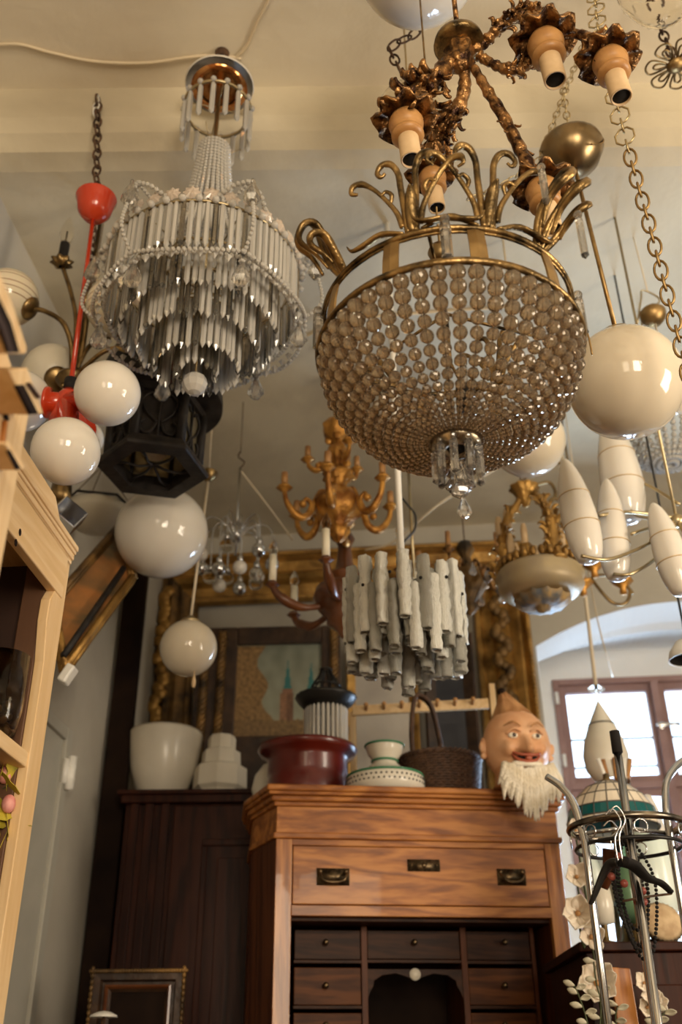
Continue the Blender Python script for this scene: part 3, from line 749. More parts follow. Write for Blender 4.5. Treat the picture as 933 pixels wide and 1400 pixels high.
# three chains carry the basket up to the ceiling
top = V(x, y, 4.12)
mb = MB(); hubz = zr2+.62
mb.tube([V(x, y+.02, 4.12), V(x, y+.02, zr2+.10)], .0025, 6); mb.lathe([(0, .02), (.022, .012), (.026, 0), (.018, -.02), (.004, -.03), (0, -.03)], (x, y+.02, zr2+.20), 20)
obj('suspension_rod', mb, M['dark_brass'], t)

# ---------------------------------------------------------------- gilded rococo chandelier with down-turned sockets
def pp(*l): return [PY(a, b, c) for a, b, c in l]
HY = 1.42
hub = PY(628, 62, HY)
t = thing('rococo_chandelier', 'carved chandelier with worn copper gilding and down-turned card candle sleeves, no bulbs', 'chandelier', hub)
mb = MB(); mb.lathe([(0, .02), (.055, .015), (.058, 0), (.05, -.006), (0, -.008)], hub, 28); obj('hub_plate', mb, M['bronze'], t)
mb = MB(); mb.lathe([(.0, .01), (.02, .01), (.034, -.02), (.026, -.05), (.030, -.062), (.014, -.085), (0, -.09)], hub, 24, petal=(6, .12)); obj('hub_carving', mb, M['gilt_old'], t)
mb = MB(); mb.tube([hub, V(hub.x, hub.y, 4.12)], .006, 8); obj('suspension_rod', mb, M['gilt_old'], t)
def carved(pts, r, lump=.35, leafs=0, leafr=(0, 1), lsc=.02):
    q = smooth_pts(pts, 7); n = len(q); mb = MB()
    rad = [ (r[0]*(1-i/(n-1))+r[1]*i/(n-1))*(1+lump*.5*sin(i*1.9)+lump*(rnd()-.5)) for i in range(n)]
    mb.tube(q, rad, 10)
    for k in range(leafs):
        u = leafr[0]+(leafr[1]-leafr[0])*rnd(); i = int(u*(n-1)); i = min(max(i, 1), n-2)
        d = (q[i+1]-q[i-1]).normalized(); side = d.cross(V(rnd()-.5, rnd()-.5, rnd()-.5)).normalized()
        c = q[i]+side*rad[i]*1.1; L_ = lsc*(.45+.5*rnd())
        mb.tube(smooth_pts([c, c+d*L_*.6+side*L_*.3, c+d*L_*.9+side*L_*.9, c+d*L_*.6+side*L_*1.2], 3), [L_*.20, L_*.34, L_*.30, L_*.12], 6, flat=.5)
    for k in range(leafs):                               # carved rosebud lumps between the leaves
        u = leafr[0]+(leafr[1]-leafr[0])*rnd(); i = min(max(int(u*(n-1)), 1), n-2)
        mb.sph(q[i]+V(rnd()-.5, rnd()-.5, rnd()-.5).normalized()*rad[i]*1.15, lsc*(.16+.20*rnd()), 8, 6, sc=(1, .8+.4*rnd(), .8))
    return mb
def socket(p, s, parent, tilt=(0, 0)):
    Q = Matrix.Rotation(tilt[0], 3, 'Y') @ Matrix.Rotation(tilt[1], 3, 'X')
    ph = rnd()*6
    mb = MB(); mb.lathe([(.010, .012), (.03, .010), (.046, .002), (.050, -.006), (.044, -.004), (.02, -.004)], (0, 0, 0), 42, petal=(8, [.02, .05, .09, .10, .09, .02], [0, .002, .005, .008, .005, 0]))
    mb.v = [tuple(Vector(p)+Q @ (Vector(v)*s)) for v in mb.v]
    pan = obj('drip_pan', mb, M['gilt_old'], parent, solid=.002)
    mb = MB(); mb.lathe([(.012, .0), (.024, -.004), (.0285, -.016), (.026, -.03), (.020, -.036), (.0255, -.04), (.026, -.047), (.020, -.052), (.012, -.052)], (0, 0, 0), 24)
    mb.v = [tuple(Vector(p)+Q @ (Vector(v)*s)) for v in mb.v]; cupo = obj('candle_cup', mb, M['cup'], parent)
    mb = MB(); mb.lathe([(.0165, -.046), (.0168, -.098), (.0162, -.101), (.0142, -.101), (.0138, -.08), (0, -.08)], (0, 0, 0), 20)
    mb.v = [tuple(Vector(p)+Q @ (Vector(v)*s)) for v in mb.v]; so = obj('candle_sleeve', mb, M['sleeve'], parent)
    mb = MB(); mb.lathe([(0, -.0975), (.0135, -.0975), (.0135, -.085), (0, -.084)], (0, 0, 0), 18)  # black plug stands in for the dark hollow of the sleeve
    mb.v = [tuple(Vector(p)+Q @ (Vector(v)*s)) for v in mb.v]; obj('bulb_holder', mb, M['matt_black'], so)
armsdef = [
 (pp((622, 80, HY), (606, 96, HY), (585, 118, HY-.01), (562, 140, HY-.02), (548, 165, HY-.03)), (.016, .028), 46, (.35, 1), .036),
 (pp((632, 80, HY), (636, 110, HY+.02), (630, 140, HY+.04), (612, 168, HY+.06), (598, 188, HY+.08), (592, 225, HY+.10)), (.012, .022), 30, (.45, .95), .032),
 (pp((640, 70, HY), (660, 62, HY), (676, 44, HY-.02), (694, 28, HY-.03), (716, 22, HY-.04), (738, 34, HY-.05), (746, 60, HY-.05)), (.012, .017), 24, (.35, 1), .024),
 (pp((694, 28, HY-.03), (712, 12, HY-.03), (732, 10, HY-.04), (738, 22, HY-.04)), (.010, .013), 10, (.2, 1), .018),
 (pp((655, 76, HY), (668, 84, HY), (690, 94, HY), (712, 96, HY), (724, 84, HY-.01)), (.011, .012), 12, (.5, 1), .022),
 (pp((760, 48, HY-.05), (785, 46, HY-.06), (806, 52, HY-.07), (822, 66, HY-.08), (832, 84, HY-.08)), (.010, .014), 16, (.4, 1), .022),
 (pp((648, 92, HY), (668, 126, HY), (690, 162, HY+.01), (712, 205, HY+.02), (732, 246, HY+.03)), (.010, .015), 8, (.35, 1), .018),
]
for pts, r, nl, lr, ls in armsdef: obj('carved_arm', carved(pts, r, .30, nl, lr, ls), M['gilt_old'], t)
for (px, py, Y, s_) in ((554, 160, HY-.03, 1.32), (590, 236, HY+.10, 1.10), (744, 52, HY-.05, 1.45), (832, 76, HY-.08, 1.35), (740, 252, HY+.03, 1.30)):
    socket(PY(px, py, Y), s_, t, tilt=(-.06, 0))
mb = MB(); mb.lathe([(0, .03), (.012, .028), (.0255, .012), (.026, -.004), (.015, -.022), (.005, -.028), (0, -.034)], PY(597, 216, HY+.12), 24); obj('brass_ball', mb, M['dark_brass'], t)

# ---------------------------------------------------------------- orange-red three-ball lamp
YR = 2.2
t = thing('red_ball_lamp', 'orange-red lacquered pendant with plain white glass balls round a red hub', 'lamp', PY(90, 558, YR))
c0 = PY(130, 283, YR); hb_ = PY(93, 552, YR)
rr = 26*dep(c0)/F
mb = MB(); mb.lathe([(.006, -rr*.95), (rr*.5, -rr*.82), (rr*.86, -rr*.35), (rr*.98, rr*.35), (rr*1.08, rr*.55), (rr*1.08, rr*.62), (rr*.9, rr*.5), (0, rr*.3)], c0, 32); obj('canopy', mb, M['red'], t)
mb = MB(); mb.tube([c0+V(0, 0, -rr*.9), hb_+V(0, 0, .03)], .0072, 10); obj('rod', mb, M['red'], t)
mb = MB(); mb.lathe([(.0, .04), (.022, .04), (.034, .02), (.036, -.03), (.044, -.06), (.0, -.062)], hb_, 24); obj('hub', mb, M['red'], t)
mb = MB(); mb.lathe([(0, .0), (.02, -.004), (.02, -.035), (0, -.04)], hb_+V(0, 0, .085), 14); obj('wire_nut', mb, M['matt_black'], t)
for (px, py, rp, Y) in ((147, 538, 45, 2.06), (90, 617, 47, 2.03), (27, 548, 43, 2.2), (116, 600, 26, 2.40)):
    g = PY(px, py, Y); r = rp*dep(g)/F
    d = (g-hb_).normalized(); Q = d.to_track_quat('Z', 'Y').to_matrix()
    mb = MB(); mb.lathe([(.03, 0), (.03, (g-hb_).length-r*1.0), (.043, (g-hb_).length-r*.97), (.045, (g-hb_).length-r*.86), (0, (g-hb_).length-r*.86)], hb_, 20, rot=Q); so = obj('arm', mb, M['red'], t)
    mb = MB(); mb.sph(g, r, 40, 24); obj('glass_ball', mb, M['opal_w'], t)
tp = PY(134, 132, 2.22)
obj('chain', chain_mb(c0+V(0, 0, rr*.5), tp, .05, .004), M['iron'], t); 
obj('ceiling_hook', chain_mb(tp, V(tp.x, tp.y, 3.95), .04, .003), M['white'], t)

# brass arm lamp with striped balls and candle bulbs
YB = 2.5
hb2 = PY(100, 520, YB)
t = thing('brass_arm_lamp', 'dark brass arm lamp with striped glass balls and a bare candle bulb', 'lamp', hb2)
mb = MB(); mb.lathe([(0, .05), (.015, .045), (.02, .02), (.05, .01), (.055, -.005), (.03, -.02), (.012, -.05), (0, -.055)], hb2, 24); obj('hub', mb, M['dark_brass'], t)
tp = PY(150, 120, 2.5)
mb = MB(); mb.tube([hb2+V(0, 0, .03), PY(138, 300, YB), V(PY(138, 300, YB).x, YB, 3.5)], .007, 8); obj('stem', mb, M['dark_brass'], t)
q = PY(138, 300, YB); obj('chain', chain_mb(V(q.x, YB, 3.42), V(q.x-.03, YB, 3.85), .045, .0035), M['iron'], t)
striped = bpy.data.materials.new('striped_opal_glass'); striped.use_nodes = True
nt = striped.node_tree; b = nt.nodes['Principled BSDF']; b.inputs['Roughness'].default_value = .08; b.inputs['Subsurface Weight'].default_value = .2
tc = nt.nodes.new('ShaderNodeTexCoord'); sx = nt.nodes.new('ShaderNodeSeparateXYZ'); nt.links.new(tc.outputs['Object'], sx.inputs[0])
rp_ = nt.nodes.new('ShaderNodeValToRGB'); rp_.color_ramp.interpolation = 'CONSTANT'
mr = nt.nodes.new('ShaderNodeMapRange'); mr.inputs['From Min'].default_value = -.08; mr.inputs['From Max'].default_value = .08
nt.links.new(sx.outputs['Z'], mr.inputs[0]); nt.links.new(mr.outputs[0], rp_.inputs[0])
el = rp_.color_ramp.elements; el[0].color = (.84, .74, .56, 1); el[1].position = .99; el[1].color = (.84, .74, .56, 1)
for a_ in (.22, .34, .46, .66, .76, .86):
    e = el.new(a_); e.color = (.34, .20, .10, 1); e = el.new(a_+.022); e.color = (.84, .74, .56, 1)
nt.links.new(rp_.outputs[0], b.inputs['Base Color'])
for (g_, rp, path, m_, lab) in (((12, 407, 2.45), 40, [(98, 512, 2.5), (97, 470, 2.47), (85, 440, 2.45), (60, 425, 2.45), (44, 423, 2.45)], striped, 'striped glass ball'),
                          ((160, 420, 2.45), 42, [(104, 512, 2.5), (112, 480, 2.5), (118, 440, 2.48), (118, 415, 2.46)], striped, 'striped glass ball'),
                          ((72, 512, 2.6), 42, [(96, 515, 2.5), (90, 530, 2.5), (85, 525, 2.48)], M['opal_m'], None)):
    P_ = smooth_pts([PY(*p) for p in path], 5); mb = MB(); mb.tube(P_, .0085, 8); so = obj('arm', mb, M['dark_brass'], t)
    g = PY(*g_); r = rp*dep(g)/F; d = (P_[-1]-g).normalized()
    mb = MB(); mb.lathe([(0, r*.88), (r*.40, r*.9), (r*.42, r*.98), (r*.3, r*1.06), (r*.12, r*1.12), (0, r*1.14)], g, 20, rot=d.to_track_quat('Z', 'Y').to_matrix()); obj('gallery', mb, M['dark_brass'], so)
    mb = MB(); mb.sph(g, r, 40, 24); obj('glass_ball', mb, m_, t, label=lab)
for path in ([(102, 515, 2.5), (118, 500, 2.45), (140, 482, 2.42), (160, 476, 2.42), (172, 480, 2.42)], [(102, 515, 2.5), (112, 490, 2.5), (126, 470, 2.52), (150, 462, 2.55)], [(100, 512, 2.5), (104, 440, 2.5), (97, 400, 2.5), (86, 366, 2.5)]):
    mb = MB(); mb.tube(smooth_pts([PY(*p) for p in path], 5), .0075, 8); so = obj('arm', mb, M['dark_brass'], t)
def candle_bulb(p, t, h=.075, r=.019, m='bulb', base=True):
    mb = MB(); mb.lathe([(r*.5, 0), (r*.8, h*.12), (r, h*.32), (r*.85, h*.55), (r*.45, h*.82), (r*.12, h*.97), (0, h)], p, 18); obj('flame_bulb', mb, M[m], t)
    mb = MB(); mb.tube([Vector(p)+V(0, 0, .002), Vector(p)+V(0, 0, h*.4)], .002, 5); obj('filament_stem', mb, M['sleeve'], t)
p = PY(84, 362, 2.5)
mb = MB(); mb.lathe([(.008, -.01), (.024, .0), (.036, .012), (.033, .014), (.02, .006), (.012, .008)], p, 40, petal=(8, [0, .1, .16, .16, .1, 0])); obj('drip_pan', mb, M['dark_brass'], t, solid=.0015)
mb = MB(); mb.lathe([(0, .002), (.0165, .004), (.0165, .098), (0, .10)], p, 18); obj('black_sleeve', mb, M['matt_black'], t)
candle_bulb(p+V(0, 0, .10), t, .13, .025)

# ---------------------------------------------------------------- black iron lantern
YL = 2.75
x, y = PY(213, 600, YL).xy
def zz(r): return zat(x, y, r)
zt, zb = zz(556), zz(645); sc_ = dep(V(x, y, zz(590)))/F
t = thing('iron_lantern', 'large black hexagonal lantern with round hat, iron scrolls and amber glass', 'lantern', (x, y, zb))
R1 = 88*sc_; rb_ = 66*sc_; r_t = 62*sc_
mb = MB(); mb.lathe([(R1, zt), (R1*1.0, zt+.03), (R1*.96, zt+.10), (R1*.85, zt+.18), (R1*.62, zt+.25), (R1*.3, zt+.30), (.02, zt+.32), (0, zt+.32)], (x, y, 0), 48); mb.lathe([(R1, zt), (R1*.92, zt-.006), (R1*.7, zt+.0), (0, zt+.01)], (x, y, 0), 48); obj('hat', mb, M['black'], t)
def hexp(z, r, k, off=0): a = pi/3*k+off; return cyl(x, y, z, a, r)
HO = .25
mb = MB(); mb.lathe([(rb_*.78, zb+.0), (rb_*1.12, zb-.0), (rb_*1.16, zb+.012), (rb_*1.0, zb+.05), (rb_*.86, zb+.06), (rb_*.78, zb+.05), (rb_*.78, zb)], (x, y, 0), 6, rot=None); 
mb.v = [tuple(V(x, y, 0)+Matrix.Rotation(HO, 3, 'Z') @ (Vector(v)-V(x, y, 0))) for v in mb.v]; obj('bottom_ring', mb, M['black'], t, flat=True, bev=.004)
mb = MB(); mb.lathe([(r_t*.8, zt-.03), (r_t*1.05, zt-.03), (r_t*1.05, zt), (r_t*.8, zt)], (x, y, 0), 6); mb.v = [tuple(V(x, y, 0)+Matrix.Rotation(HO, 3, 'Z') @ (Vector(v)-V(x, y, 0))) for v in mb.v]; obj('top_ring', mb, M['black'], t, flat=True)
for k in range(6):
    a, b2 = hexp(zb+.05, rb_*.90, k, HO), hexp(zt-.02, r_t*.98, k, HO); mb = MB(); mb.tube([a, b2], .018, 6); obj('post', mb, M['black'], t)
    c1, c2 = hexp(zb+.05, rb_*.90, k+1, HO), hexp(zt-.02, r_t*.98, k+1, HO)
    ins = lambda p: V(x, y, p.z).lerp(p, .93)
    mb = MB(); nrm = ((a+c1)/2-V(x, y, a.z)).normalized()*.003; q4 = [ins(a), ins(c1), ins(c2), ins(b2)]; mb.prism(q4, nrm); obj('pane', mb, M['amber'] if k not in (3, 4) else M['black'], t, flat=True)
    mb = MB(); mid = lambda u, w: (a*(1-u)+c1*u)*(1-w)+(b2*(1-u)+c2*u)*w
    mb.tube([mid(.5, .0), mid(.5, 1)], .004, 6)
    for sg in (-1, 1):
        mb.tube(smooth_pts([mid(.5+sg*.05, .30), mid(.5+sg*.16, .12), mid(.5+sg*.34, .10), mid(.5+sg*.40, .26), mid(.5+sg*.30, .34)], 4), .005, 6)
        mb.tube(smooth_pts([mid(.5+sg*.04, .32), mid(.5+sg*.28, .5), mid(.5+sg*.38, .75), mid(.5+sg*.2, .9), mid(.5+sg*.1, .8)], 4), .004, 6)
    obj('iron_scroll', mb, M['black'], t)
mb = MB()
for k in range(6):
    a = hexp(zb+.02, rb_*.80, k, HO)
    mb.tube(smooth_pts([a, hexp(zb+.015, rb_*.55, k+.12, HO), hexp(zb+.015, rb_*.25, k+.05, HO), V(x, y, zb+.03)], 4), .005, 6)
obj('bottom_scroll', mb, M['black'], t)
mb = MB(); mb.sph((x, y, zb+.10), .05, 20, 12); obj('glass_bulb', mb, M['opal_m'], t)
mb = MB(); mb.tube([V(x, y, zt+.0), V(x, y, zb+.14)], .015, 8); obj('bulb_holder', mb, M['black'], t)
mb = chain_mb(V(x, y, zt+.31), V(x, y, 3.85), .05, .005); obj('chain', mb, M['black'], t)

# ---------------------------------------------------------------- small things by the left wall
x, y = PY(133, 700, 3.35).xy; z_ = zat(x, y, 700); r = 46*dep(V(x, y, z_))/F
t = thing('hexagonal_lamp', 'shallow frosted glass lampshade with a black hexagonal rim near the left wall', 'lamp', (x, y, z_))
mb = MB(); mb.lathe([(r*.97, .01), (r*.9, -.03), (r*.6, -.065), (r*.25, -.08), (0, -.082)], (x, y, z_), 36); obj('glass_shade', mb, M['opal_m'], t, solid=.004)
mb = MB(); mb.tube([cyl(x, y, z_+.012, pi/3*k+.2, r*1.12) for k in range(6)], .0055, 6, closed=True); obj('hexagonal_rim', mb, M['black'], t)
mb = MB()
for k in range(3): mb.tube([cyl(x, y, z_+.012, 2*pi/3*k+.2, r*1.12), V(x, y, z_+.22)], .002, 5)
mb.tube([V(x, y, z_+.22), V(x, y, 3.85)], .002, 5); obj('suspension_wires', mb, M['iron'], t)
c0 = PY(92, 706, 2.6)
t = thing('chrome_spotlight', 'small square chrome lamp box with a wire hook beside the pine cupboard top', 'lamp', c0)
Q = Matrix.Rotation(.5, 3, 'Z') @ Matrix.Rotation(.55, 3, 'Y')
mb = MB(); mb.box(c0, (.085, .07, .07), Q); obj('lamp_box', mb, M['chrome'], t, flat=True, bev=.004)
mb = MB(); mb.lathe([(0, .07), (.03, .065), (.034, .0), (.0, -.01)], c0+V(-.03, 0, .05), 16); obj('neck', mb, M['dark_brass'], t)
mb = MB(); mb.tube(smooth_pts([c0+V(-.03, 0, .10), c0+V(-.02, 0, .15), c0+V(.01, 0, .16), c0+V(.015, 0, .13), c0+V(0, 0, .12)], 5), .004, 6); mb.tube([c0+V(-.03, 0, .12), V(c0.x-.03, c0.y, 3.85)], .002, 5); obj('wire_hook', mb, M['brass'], t)

# picture hung on the left wall, leaning out at the top
BL, BR_, TR, TL = PY(88, 917, 2.90), PY(180, 792, 3.20), PY(172, 712, 3.30), PY(72, 826, 3.0)
t = thing('wall_picture', 'framed murky oil picture hung aslant high by the left wall, behind the pine cupboard', 'picture', BL)
def lw(a, h, n=0):
    p = (BL*(1-a)+BR_*a)*(1-h)+(TL*(1-a)+TR*a)*h
    return p+PN*n
PN = (BR_-BL).cross(TL-BL).normalized()
PN = PN if PN.dot(CAM-BL) > 0 else -PN
cv = MB(); cv.prism([lw(.04, .06, .0), lw(.96, .06, .0), lw(.96, .96, .0), lw(.04, .96, .0)], PN*-.01)
obj('canvas', cv, mat('murky_landscape_paint', (.06, .07, .04), (.50, .19, .05), scale=7, rough=.4, detail=6, lo=.3, hi=.7), t, flat=True)
for (a0, h0_), (a1, h1_) in (((0, 0), (1, 0)), ((0, 1), (1, 1)), ((0, 0), (0, 1)), ((1, 0), (1, 1))):
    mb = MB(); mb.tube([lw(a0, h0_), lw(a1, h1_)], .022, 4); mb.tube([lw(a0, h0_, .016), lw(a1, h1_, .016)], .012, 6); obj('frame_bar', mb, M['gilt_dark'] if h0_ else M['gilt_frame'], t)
mb = MB(); mb.tube([lw(-.02, .14, .03), lw(.86, .26, .03)], .011, 6); obj('black_rod', mb, M['black'], t)
mb = MB(); mb.tube([lw(0, .9), lw(0, .9)+V(-.10, 0, .5)], .003, 5); obj('hanging_cord', mb, M['cord'], t)
qb = lw(0.03, -.10, .0)
mb = MB(); mb.box(qb, (.03, .045, .06), Matrix.Rotation(-YAW, 3, 'Z') @ Matrix.Rotation(.5, 3, 'Y')); bx_ = obj('wall_socket', mb, M['white'], None, flat=True, bev=.006); tag(bx_, 'small cream junction box at the lower end of the aslant picture', 'socket')

# ---------------------------------------------------------------- chrome ball lamp
x, y = PY(322, 760, 3.7).xy; z_ = zat(x, y, 745); sc_ = dep(V(x, y, z_))/F
t = thing('chrome_ball_chandelier', 'small chrome chandelier with looped arms ending in glass balls', 'chandelier', (x, y, z_))
mb = MB(); mb.tube([V(x, y, z_-.05), V(x, y, zat(x, y, 640))], .006, 8); mb.lathe([(0, .04), (.02, .04), (.022, -.04), (0, -.04)], (x, y, z_+.06), 14); obj('stem', mb, M['chrome'], t)
mb = MB(); zq = zat(x, y, 640); mb.tube(smooth_pts([V(x, y, zq), V(x+.02, y, zq+.03), V(x-.01, y, zq+.06), V(x, y, zq+.09)], 4), .003, 6); mb.tube([V(x, y, zq+.08), V(x, y, 3.85)], .002, 5); obj('hook', mb, M['iron'], t)
for i in range(14):
    a = 2*pi*i/14+.1; R_ = (.155, .10)[i % 2]; dz = (-.02, -.09)[i % 2]
    mb = MB(); e = cyl(x, y, z_+dz-.03, a, R_)
    mb.tube(smooth_pts([V(x, y, z_+.02), cyl(x, y, z_+.09, a, R_*.4), cyl(x, y, z_+.10, a, R_*.8), cyl(x, y, z_+.05, a, R_), e], 4), .0035, 6)
    mb.lathe([(0, .02), (.012, .018), (.012, -.01), (0, -.01)], e, 10); so = obj('arm', mb, M['chrome'], t)
    mb = MB(); mb.sph(e+V(0, 0, -.035), .03, 16, 10); obj('glass_ball', mb, M['chrome' if i % 3 == 0 else 'clear' if i % 3 == 1 else 'opal_w'], t)

# ---------------------------------------------------------------- gilded wooden chandelier
def arm_chandelier(x, y, zc, n, R, a0, drop, rise, m, rad, t, cup, candle, csz, scroll=True, cm='gilt', bulb=False, zj=None, rs=None):
    for i in range(n):
        a = a0+2*pi*i/n; RR_ = R if rs is None else R*rs[i % len(rs)]; dz = 0 if zj is None else zj[i % len(zj)]
        o = V(x, y, zc)
        def q(r, z, b=0): return cyl(x, y, zc+z+dz*(r/RR_ if RR_ else 0), a+b, r)
        mb = MB(); mb.tube(smooth_pts([q(R*.12, rise*.3), q(RR_*.3, rise*.75), q(RR_*.42, rise*.2), q(RR_*.55, -drop*.8), q(RR_*.75, -drop), q(RR_*.95, -drop*.3), q(RR_, rise*.55)] if scroll else [q(R*.12, -drop*.4), q(RR_*.4, -drop*.9), q(RR_*.65, -drop), q(RR_*.9, -drop*.55), q(RR_, 0)], 6), [rad*1.3, rad*.9, rad*.8, rad*1.2, rad*1.4, rad, rad*.8], 8)
        if scroll:
            mb.tube(smooth_pts([q(RR_*.55, -drop*.7), q(RR_*.50, -drop*.2), q(RR_*.60, drop*.1), q(RR_*.66, -drop*.2)], 4), [rad, rad*.9, rad*.7, rad*.4], 8)
            mb.sph(q(RR_*.66, -drop*.25), rad*1.3, 10, 6)
        obj('arm', mb, M[m], t)
        e = q(RR_, rise*.5 if scroll else 0)
        mb = MB(); mb.lathe([(0, -cup*.9), (cup*.3, -cup*.7), (cup*.5, -cup*.4), (cup*.95, 0), (cup*1.25, cup*.12), (cup*.9, cup*.25), (cup*.7, cup*.3), (cup*.75, cup*.7), (cup*.3, cup*.75), (0, cup*.75)], e, 20, petal=(6, .08)); obj('drip_pan', mb, M[m], t)
        mb = MB(); mb.lathe([(0, 0), (csz[0], 0), (csz[0]*.97, csz[1]), (0, csz[1])], e+V(0, 0, cup*.6), 14); obj('candle', mb, M[candle], t)
        if bulb: candle_bulb(e+V(0, 0, cup*.6+csz[1]), t, .075, .019)
x, y = PY(463, 690, 3.25).xy
t = thing('gilded_chandelier', 'golden carved wooden chandelier with stubby candles, uppermost in the middle', 'chandelier', (x, y, zat(x, y, 690)), None)
mb = MB(); mb.lathe([(max(r, .001), z) for r, z in pr_(x, y, [(2, 572), (12, 574), (21, 584), (18, 596), (8, 602), (7, 608), (13, 614), (14, 626), (8, 636), (10, 642), (22, 652), (12, 660), (9, 668), (26, 678), (33, 690), (28, 706), (12, 716), (10, 722), (15, 728), (8, 738), (2, 742)])], (x, y, 0), 28, petal=(7, .10)); obj('turned_column', mb, M['gilt'], t)
zc = zat(x, y, 692)
arm_chandelier(x, y, zc, 6, .215, .35, .075, .07, 'gilt', .0115, t, .024, 'cup', (.013, .055), zj=[0, .0])
arm_chandelier(x, y, zc+.20, 3, .12, .9, .03, .04, 'gilt', .009, t, .022, 'cup', (.012, .05))
mb = MB()
for k in range(26):
    a = rnd()*6.28; zq = zc+.02+rnd()*.30; mb.sph(cyl(x, y, zq, a, .035+.05*rnd()*(zq < zc+.1)), .018, 8, 5, sc=(1, .6, 1.2))
obj('carved_leaf', mb, M['gilt'], t, kind='stuff')
zq = zat(x, y, 572); obj('chain', chain_mb(V(x, y, zq), V(x, y, 3.85), .04, .003), M['iron'], t)

# turned walnut chandelier with candle bulbs
x, y = PY(472, 800, 3.45).xy
t = thing('walnut_chandelier', 'turned walnut chandelier with tall ivory candles and clear flame bulbs', 'chandelier', (x, y, zat(x, y, 800)))
mb = MB(); mb.lathe([(max(r, .001), z) for r, z in pr_(x, y, [(1, 728), (10, 730), (14, 738), (9, 746), (9, 752), (13, 780), (22, 786), (30, 792), (20, 798), (40, 806), (44, 818), (38, 832), (24, 846), (26, 852), (12, 862), (10, 866), (6, 872), (1, 876)])], (x, y, 0), 32); obj('turned_column', mb, M['turned'], t)
zc = zat(x, y, 812)
arm_chandelier(x, y, zc, 6, .285, -2.86, .075, .05, 'turned', .015, t, .022, 'candle', (.0145, .115), scroll=False, bulb=True)
obj('chain', chain_mb(V(x, y, zat(x, y, 728)), V(x, y, 3.85), .04, .003), M['iron'], t)

# ---------------------------------------------------------------- ice glass chandelier
x, y = PY(553, 850, 2.62).xy; sc_ = dep(V(x, y, zat(x, y, 850)))/F; R_ = 74*sc_; zm = zat(x, y, 850)
t = thing('ice_glass_chandelier', 'drum chandelier of rough clear ice glass tubes on a white pipe', 'chandelier', (x, y, zm))
ICE = []
for v_ in range(8):
    mb = MB(); n_ = 12; pr0 = [(.0, .5), (.7, .5), (1, .485), (1, -.485), (.72, -.5), (.62, -.49), (.6, -.3), (0, -.25)]
    rows = [(.0, .5), (.75, .5), (1, .48)]+[(1+.34*(rnd()-.5), .48-.96*k/14) for k in range(1, 14)]+[(1, -.48), (.7, -.5), (.6, -.4), (0, -.38)]
    mb.lathe(rows, (0, 0, 0), 10, petal=(3+v_ % 3, .17)); mb.v = [(a*(1+.1*(rnd()-.5)), b*(1+.1*(rnd()-.5)), c) for a, b, c in mb.v]
    ICE.append(mesh_of('ice_tube', mb, M['ice'] if v_ % 3 else M['ice_b']))
for ringr, n_, off in ((R_, 34, 0), (R_*.74, 20, -.01), (R_*.42, 9, -.02)):
    for i in range(n_):
        a = 2*pi*i/n_+.05*rnd(); Lz = .19+.05*rnd(); dz = (.032 if i % 2 else -.034)+.03*(rnd()-.5)
        inst('ice_tube', ICE[i % 8], t, cyl(x, y, zm+dz+off, a, ringr+.006*(i % 2)), rot=(.03*(rnd()-.5), .03*(rnd()-.5), rnd()*6), sc=(.0165+.004*rnd(), .0165, Lz))
mb = MB()
for q_ in (.0, .05):
    for r_ in (R_*.86, R_*.56): mb.tube([cyl(x, y, zm+q_, 2*pi*k/30, r_) for k in range(30)], .004, 5, closed=True)
for k in range(4): mb.tube([cyl(x, y, zm+.05, pi/2*k, R_*.86), V(x, y, zm+.05)], .004, 5)
obj('metal_frame', mb, M['white'], t)
for i in range(13):
    a = 2*pi*i/13+.1; mb = MB(); mb.sph(cyl(x, y, zm+.055+.02*(i % 2), a, R_+.021), .005, 8, 5); obj('screw', mb, M['matt_black'], t)
mb = MB(); mb.tube([V(x, y, zm+.04), V(x, y, 3.85)], .010, 12); obj('white_pipe', mb, M['white'], t)
mb = MB(); mb.lathe([(.01, zm+.1), (.05, zm+.09), (.055, zm+.05), (0, zm+.05)], (x, y, 0), 20); obj('cap', mb, M['white'], t)
# thin brass pendant rod behind it, with its cable
x, y = PY(562, 700, 3.4).xy
t = thing('rod_pendant', 'thin brass pendant rod with canopy and looping black cable behind the ice glass drum', 'lamp', (x, y, zat(x, y, 770)))
za, zb_ = zat(x, y, 628), zat(x, y, 800)
mb = MB(); mb.tube([V(x, y, zb_), V(x, y, za)], .006, 8); obj('rod', mb, M['brass_l'], t)
mb = MB(); mb.lathe([(.008, za-.02), (.03, za), (.045, za+.04), (.04, za+.06), (0, za+.065)], (x, y, 0), 24); mb.tube([V(x, y, za+.06), V(x, y, 3.85)], .003, 5); obj('canopy', mb, M['dark_brass'], t)
mb = MB(); mb.lathe([(0, zb_+.03), (.03, zb_+.02), (.10, zb_-.04), (.11, zb_-.05), (.02, zb_-.03), (0, zb_-.03)], (x, y, 0), 24); obj('small_shade', mb, M['opal_m'], t)
mb = MB(); mb.tube(smooth_pts(pp((543, 625, 3.35), (548, 650, 3.35), (545, 672, 3.35), (556, 688, 3.35), (568, 704, 3.36), (567, 724, 3.36), (552, 742, 3.37), (552, 756, 3.38), (562, 776, 3.39)), 5), .0045, 6); obj('black_cable', mb, M['cord_b'], t)

